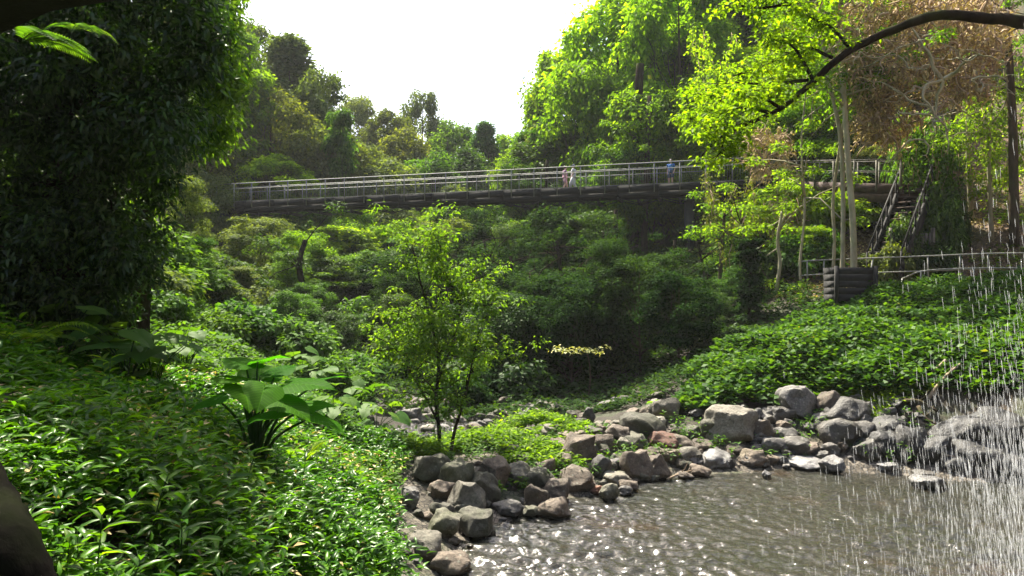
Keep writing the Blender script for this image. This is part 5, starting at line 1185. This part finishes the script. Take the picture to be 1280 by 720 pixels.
vine_curtain([(960,255),(1000,250),(1000,300),(965,300)], 90, (33, 35), 204, 'hanging dry stems under the right end of the bridge', .9)
def twisted(start, n, seed, label, r=.07, Lm=2.2, heads=((-1, -.3), (1, .1), (.2, -1), (-.6, .5))):
    rng = np.random.default_rng(seed); loc = P(*start); mb = MB()
    for hx, hz in heads:
        d = np.array([hx, rng.normal(0, .2), hz]); p = [np.zeros(3)]
        for _ in range(9): d = unit(d+rng.normal(0, .4, 3)*[1, .5, 1]); p.append(p[-1]+d*Lm/9)
        p = path(p, 3); mb.tube(p, np.linspace(r, r*.2, len(p)), 7, .1, rng)
        for _ in range(4):
            a = p[rng.integers(6, len(p)-2)]; q = [a]; d2 = unit(rng.normal(size=3)*[1, .4, 1]); 
            for _ in range(5): d2 = unit(d2+rng.normal(0, .5, 3)); q.append(q[-1]+d2*Lm*.09)
            mb.tube(q, np.linspace(r*.4, r*.1, 6), 5)
    o = link('bare_branch', mb.mesh('bare', True), M['bark_pale']); o.location = loc; tag(o, label, 'branch', 'bare twisted branches')
def vine_leaves(poly, n, Yr, seed, label, mat):
    rng = np.random.default_rng(seed); pts = fill(poly, n, Yr, seed); loc = P(*pts[0]); C = []; mb = MB()
    for p in pts:
        a = P(*p)-loc; b_ = a+np.array([rng.normal(0, .2), rng.normal(0, .2), -rng.uniform(.6, 1.8)]); q = limb_pts(rng, a, b_, 5, .05); mb.tube(q, .014, 4); C += [q[1], q[3]]
    V, Fc = clump_leaves(rng, np.array(C), rng.uniform(.2, .45, len(C)), 26, .17, T_FOLD, .55, 1.0, 1.0, .5, .2)
    e = empty('climbing_vine', tuple(loc)); tag(e, label, 'vine'); t = link('vine_stems', mb.mesh('cv', True), M['vine'], e); t['kind'] = 'stuff'; link('foliage', mesh_np('cvl', V, Fc), M[mat], e)
vine_leaves([(990,-10),(1110,-15),(1090,60),(1040,130),(1000,120)], 70, (27.5, 31), 211, 'golden green climber hanging left of the dry vine curtain', 'leaf_lime')
vine_leaves([(1110,130),(1190,140),(1200,200),(1160,230),(1120,190)], 55, (31, 33), 212, 'green climber draping behind the landing rail', 'leaf_mid')
vine_leaves([(1200,120),(1290,60),(1290,220),(1215,230)], 80, (30, 34), 213, 'green climber wall at the right edge above the brown hillside', 'leaf_bright')
vine_leaves([(880,215),(1000,225),(1030,330),(960,380),(890,360)], 90, (32, 35), 214, 'sunlit yellow climber thicket below the right end of the bridge', 'leaf_olive')
vine_leaves([(860,30),(960,40),(990,160),(900,190)], 70, (38, 42), 215, 'lime climber mass behind the overhanging bough', 'leaf_lime')
twisted((1178, 100, 25.5), 4, 301, 'pale bare branch knot in the middle of the brown vine curtain', .075, 2.6)
twisted((1165, 135, 25.2), 4, 302, 'pale forked bare branch hanging below the knot', .05, 1.9, ((-.3, -1), (.3, -1), (-1, .2)))
twisted((1215, 100, 25.4), 4, 303, 'bleached bare branch reaching right toward the edge', .05, 2.2, ((1, .25), (1, -.5)))
twisted((1110, 70, 26), 4, 304, 'straight dry branch crossing the vine curtain on its left', .04, 2.2, ((-1, -.35), (1, .4)))
twisted((1140, 175, 25.5), 4, 305, 'short bleached branch right above the landing', .04, 1.4, ((-1, -.6), (1, .6)))

# driftwood and sticks
def stick(pts, r, label, mat='wood_dry', name='fallen_branch'):
    rng = np.random.default_rng(int(pts[0][0])); W = []
    for x, y, dz in pts: b = hit(x, y); b[2] += dz; W.append(b)
    loc = W[0].copy(); mb = MB(); p = path(np.array(W)-loc, 5); mb.tube(p, np.linspace(r, r*.5, len(p)), 8, .12, rng)
    mb.tube([p[len(p)//2], p[len(p)//2]+(.1, -.05, .12), p[len(p)//2]+(.16, -.1, .3)], [r*.5, r*.35, r*.15], 6)
    o = link(name, mb.mesh(name, True), M[mat]); o.location = loc; tag(o, label, 'branch')
stick([(1100,484,.1),(1120,484,.14),(1140,482,.16),(1160,478,.14),(1182,466,.3)], .07, 'bleached crooked log lying on the grassy right bank')
stick([(1160,505,.1),(1180,485,.25),(1200,470,.3)], .05, 'short brown root poking from the right bank')
stick([(1172,583,.25),(1200,586,.22),(1230,588,.2),(1262,594,.16)], .022, 'thin pale stick spanning the black rocks by the waterfall')
stick([(834,603,.06),(850,598,.1),(868,596,.14)], .025, 'bundle like driftwood stick at the waterline in the middle')
stick([(640,590,.12),(655,577,.2),(672,566,.25)], .018, 'thin stick leaning over the flat mossy rock')
stick([(1148,520,.2),(1156,534,.2),(1172,540,.15)], .05, 'exposed root hanging over the right pile', 'bark')
stick([(1130,515,.25),(1150,515,.25),(1172,525,.2)], .06, 'exposed brown root under the grassy ledge', 'bark')

# leaning trunk lower left, cave shade painted into its bark
def stump():
    rng = np.random.default_rng(7); loc = P(-40, 640, 4.4); mb = MB(); pts = [P(30, 760, 3.9), P(4, 690, 4.0), P(-18, 640, 4.2), P(-52, 575, 4.4), P(-90, 500, 4.7), P(-150, 380, 5.2), P(-260, 200, 5.8)]
    p = path(np.array(pts)-loc, 6); mb.tube(p, np.linspace(.2, .14, len(p)), 14, .05, rng); e = empty('leaning_trunk', tuple(loc)); tag(e, 'leaning trunk blackened by shade at the lower left edge', 'tree trunk'); link('trunk', mb.mesh('lt', True), M['bark_cave_shade'], e)
    mb = MB(); mb.tube(path([p[20], p[20]+(-.3, .2, .35), p[20]+(-.5, .3, .9)], 4), np.linspace(.06, .02, 9), 7); link('branch', mb.mesh('ltb', True), M['bark_cave_shade'], e)
stump()

# ------------------------------------------------------------------ falling water
def waterfall():
    rng = np.random.default_rng(8); n = 10500; pos = []
    px = 1325 - rng.exponential(80, n*2); py = rng.uniform(-120, 760, n*2); Y = rng.uniform(4.6, 9.0, n*2)
    lim = np.interp(py, [-120, 150, 350, 500, 620, 760], [1300, 1275, 1215, 1150, 1050, 830])
    fuzz = np.exp(-np.clip(lim-px, 0, None)/np.interp(py, [300, 700], [30, 90])); k = (rng.random(n*2) < fuzz*np.interp(py, [-120, 200, 450, 600], [.004, .012, .15, 1]))
    px, py, Y = px[k][:n], py[k][:n], Y[k][:n]; n = len(px)
    X = (px-640)/F*Y; Z = CZ+(360-py)/F*Y; ok = Z > .05; X, Y, Z = X[ok], Y[ok], Z[ok]; m_ = 2600; sy = rng.uniform(5.5, 14, m_); sx = np.clip(sy*rng.normal(.75, .2, m_), 2.2, 12); X = np.concatenate([X, sx]); Y = np.concatenate([Y, sy]); Z = np.concatenate([Z, rng.exponential(.05, m_)+.02]); n = len(X)
    L = rng.uniform(.03, .15, n)*np.interp(Y, [3, 8], [.8, 1.1]); L[-m_:] = rng.uniform(.008, .03, m_); r = rng.uniform(.0016, .0038, n); r[-m_:] *= 1.6; slant = -.10+rng.normal(0, .05, n)
    tv = np.array([(0,0,.5),(1,0,.1),(-.5,.87,.1),(-.5,-.87,.1),(.8,0,-.3),(-.4,.7,-.3),(-.4,-.7,-.3),(0,0,-.5)], float); tf = np.array([(0,1,2),(0,2,3),(0,3,1),(1,4,5),(1,5,2),(2,5,6),(2,6,3),(3,6,4),(3,4,1),(4,7,5),(5,7,6),(6,7,4)])
    V = np.zeros((n, 8, 3)); V[:, :, 0] = X[:, None]+tv[None, :, 0]*r[:, None]+tv[None, :, 2]*L[:, None]*slant[:, None]; V[:, :, 1] = Y[:, None]+tv[None, :, 1]*r[:, None]; V[:, :, 2] = Z[:, None]+tv[None, :, 2]*L[:, None]
    Fc = (tf[None]+(np.arange(n)*8)[:, None, None]).reshape(-1, 3); o = link('waterfall', mesh_np('waterfall', V.reshape(-1, 3), Fc, True), M['drop']); tag(o, 'curtain of white falling water drops down the right edge', kind='stuff')
waterfall()

# ------------------------------------------------------------------ light, sky, haze, camera
SUN_EL, SUN_AZ = 56, math.degrees(math.atan2(-.44, .9))
w = bpy.data.worlds.new('World'); sc.world = w; w.use_nodes = True; nt = w.node_tree; nt.nodes.clear()
sky = nt.nodes.new('ShaderNodeTexSky'); sky.sky_type = 'NISHITA'; sky.sun_disc = False; sky.sun_elevation = R(SUN_EL); sky.sun_rotation = R(SUN_AZ); sky.air_density = 1.0; sky.dust_density = 4.0; sky.ozone_density = .6
bg = nt.nodes.new('ShaderNodeBackground'); bg.inputs[1].default_value = .105; wo = nt.nodes.new('ShaderNodeOutputWorld'); nt.links.new(sky.outputs[0], bg.inputs[0]); nt.links.new(bg.outputs[0], wo.inputs[0])
sd = bpy.data.lights.new('sun', 'SUN'); sd.energy = 5.0; sd.angle = R(.5); sd.color = (1, .93, .78); so = bpy.data.objects.new('sun', sd); col.objects.link(so)
az = R(SUN_AZ); sv = Vector((math.sin(az)*math.cos(R(SUN_EL)), math.cos(az)*math.cos(R(SUN_EL)), math.sin(R(SUN_EL)))); so.rotation_euler = sv.to_track_quat('Z', 'Y').to_euler()

HAZE = .0003
if HAZE:
    mb = MB(); mb.box((0, 200, 64), (1040, 1040, 134)); hz = mb.mesh('haze'); m, nt, out = mat_new('haze air')
    pv = nt.nodes.new('ShaderNodeVolumePrincipled'); pv.inputs['Color'].default_value = (.93, .96, .97, 1); pv.inputs['Density'].default_value = HAZE; pv.inputs['Anisotropy'].default_value = .1; nt.links.new(pv.outputs[0], out.inputs['Volume'])
    o = link('haze', hz, m); tag(o, 'thin bright haze filling the gully air', kind='stuff')

cam = bpy.data.cameras.new('camera'); cam.sensor_width = 36; cam.lens = 36*F/1280; cam.clip_end = 2000; cam.clip_start = .05
co = bpy.data.objects.new('camera', cam); col.objects.link(co); co.location = (0, 0, CZ); co.rotation_euler = (R(90), 0, 0); sc.camera = co
sc.view_settings.view_transform = 'Standard'; sc.view_settings.look = 'None'; sc.view_settings.gamma = 1; sc.view_settings.exposure = 1.85
sc.render.engine = 'CYCLES'; cy = sc.cycles; cy.max_bounces = 6; cy.diffuse_bounces = 3; cy.glossy_bounces = 2; cy.transmission_bounces = 4; cy.transparent_max_bounces = 12; cy.volume_bounces = 0
cy.use_denoising = True; cy.denoiser = 'OPENIMAGEDENOISE'; cy.use_adaptive_sampling = True; cy.adaptive_threshold = .01; cy.sample_clamp_indirect = 6; cy.caustics_reflective = False; cy.caustics_refractive = False
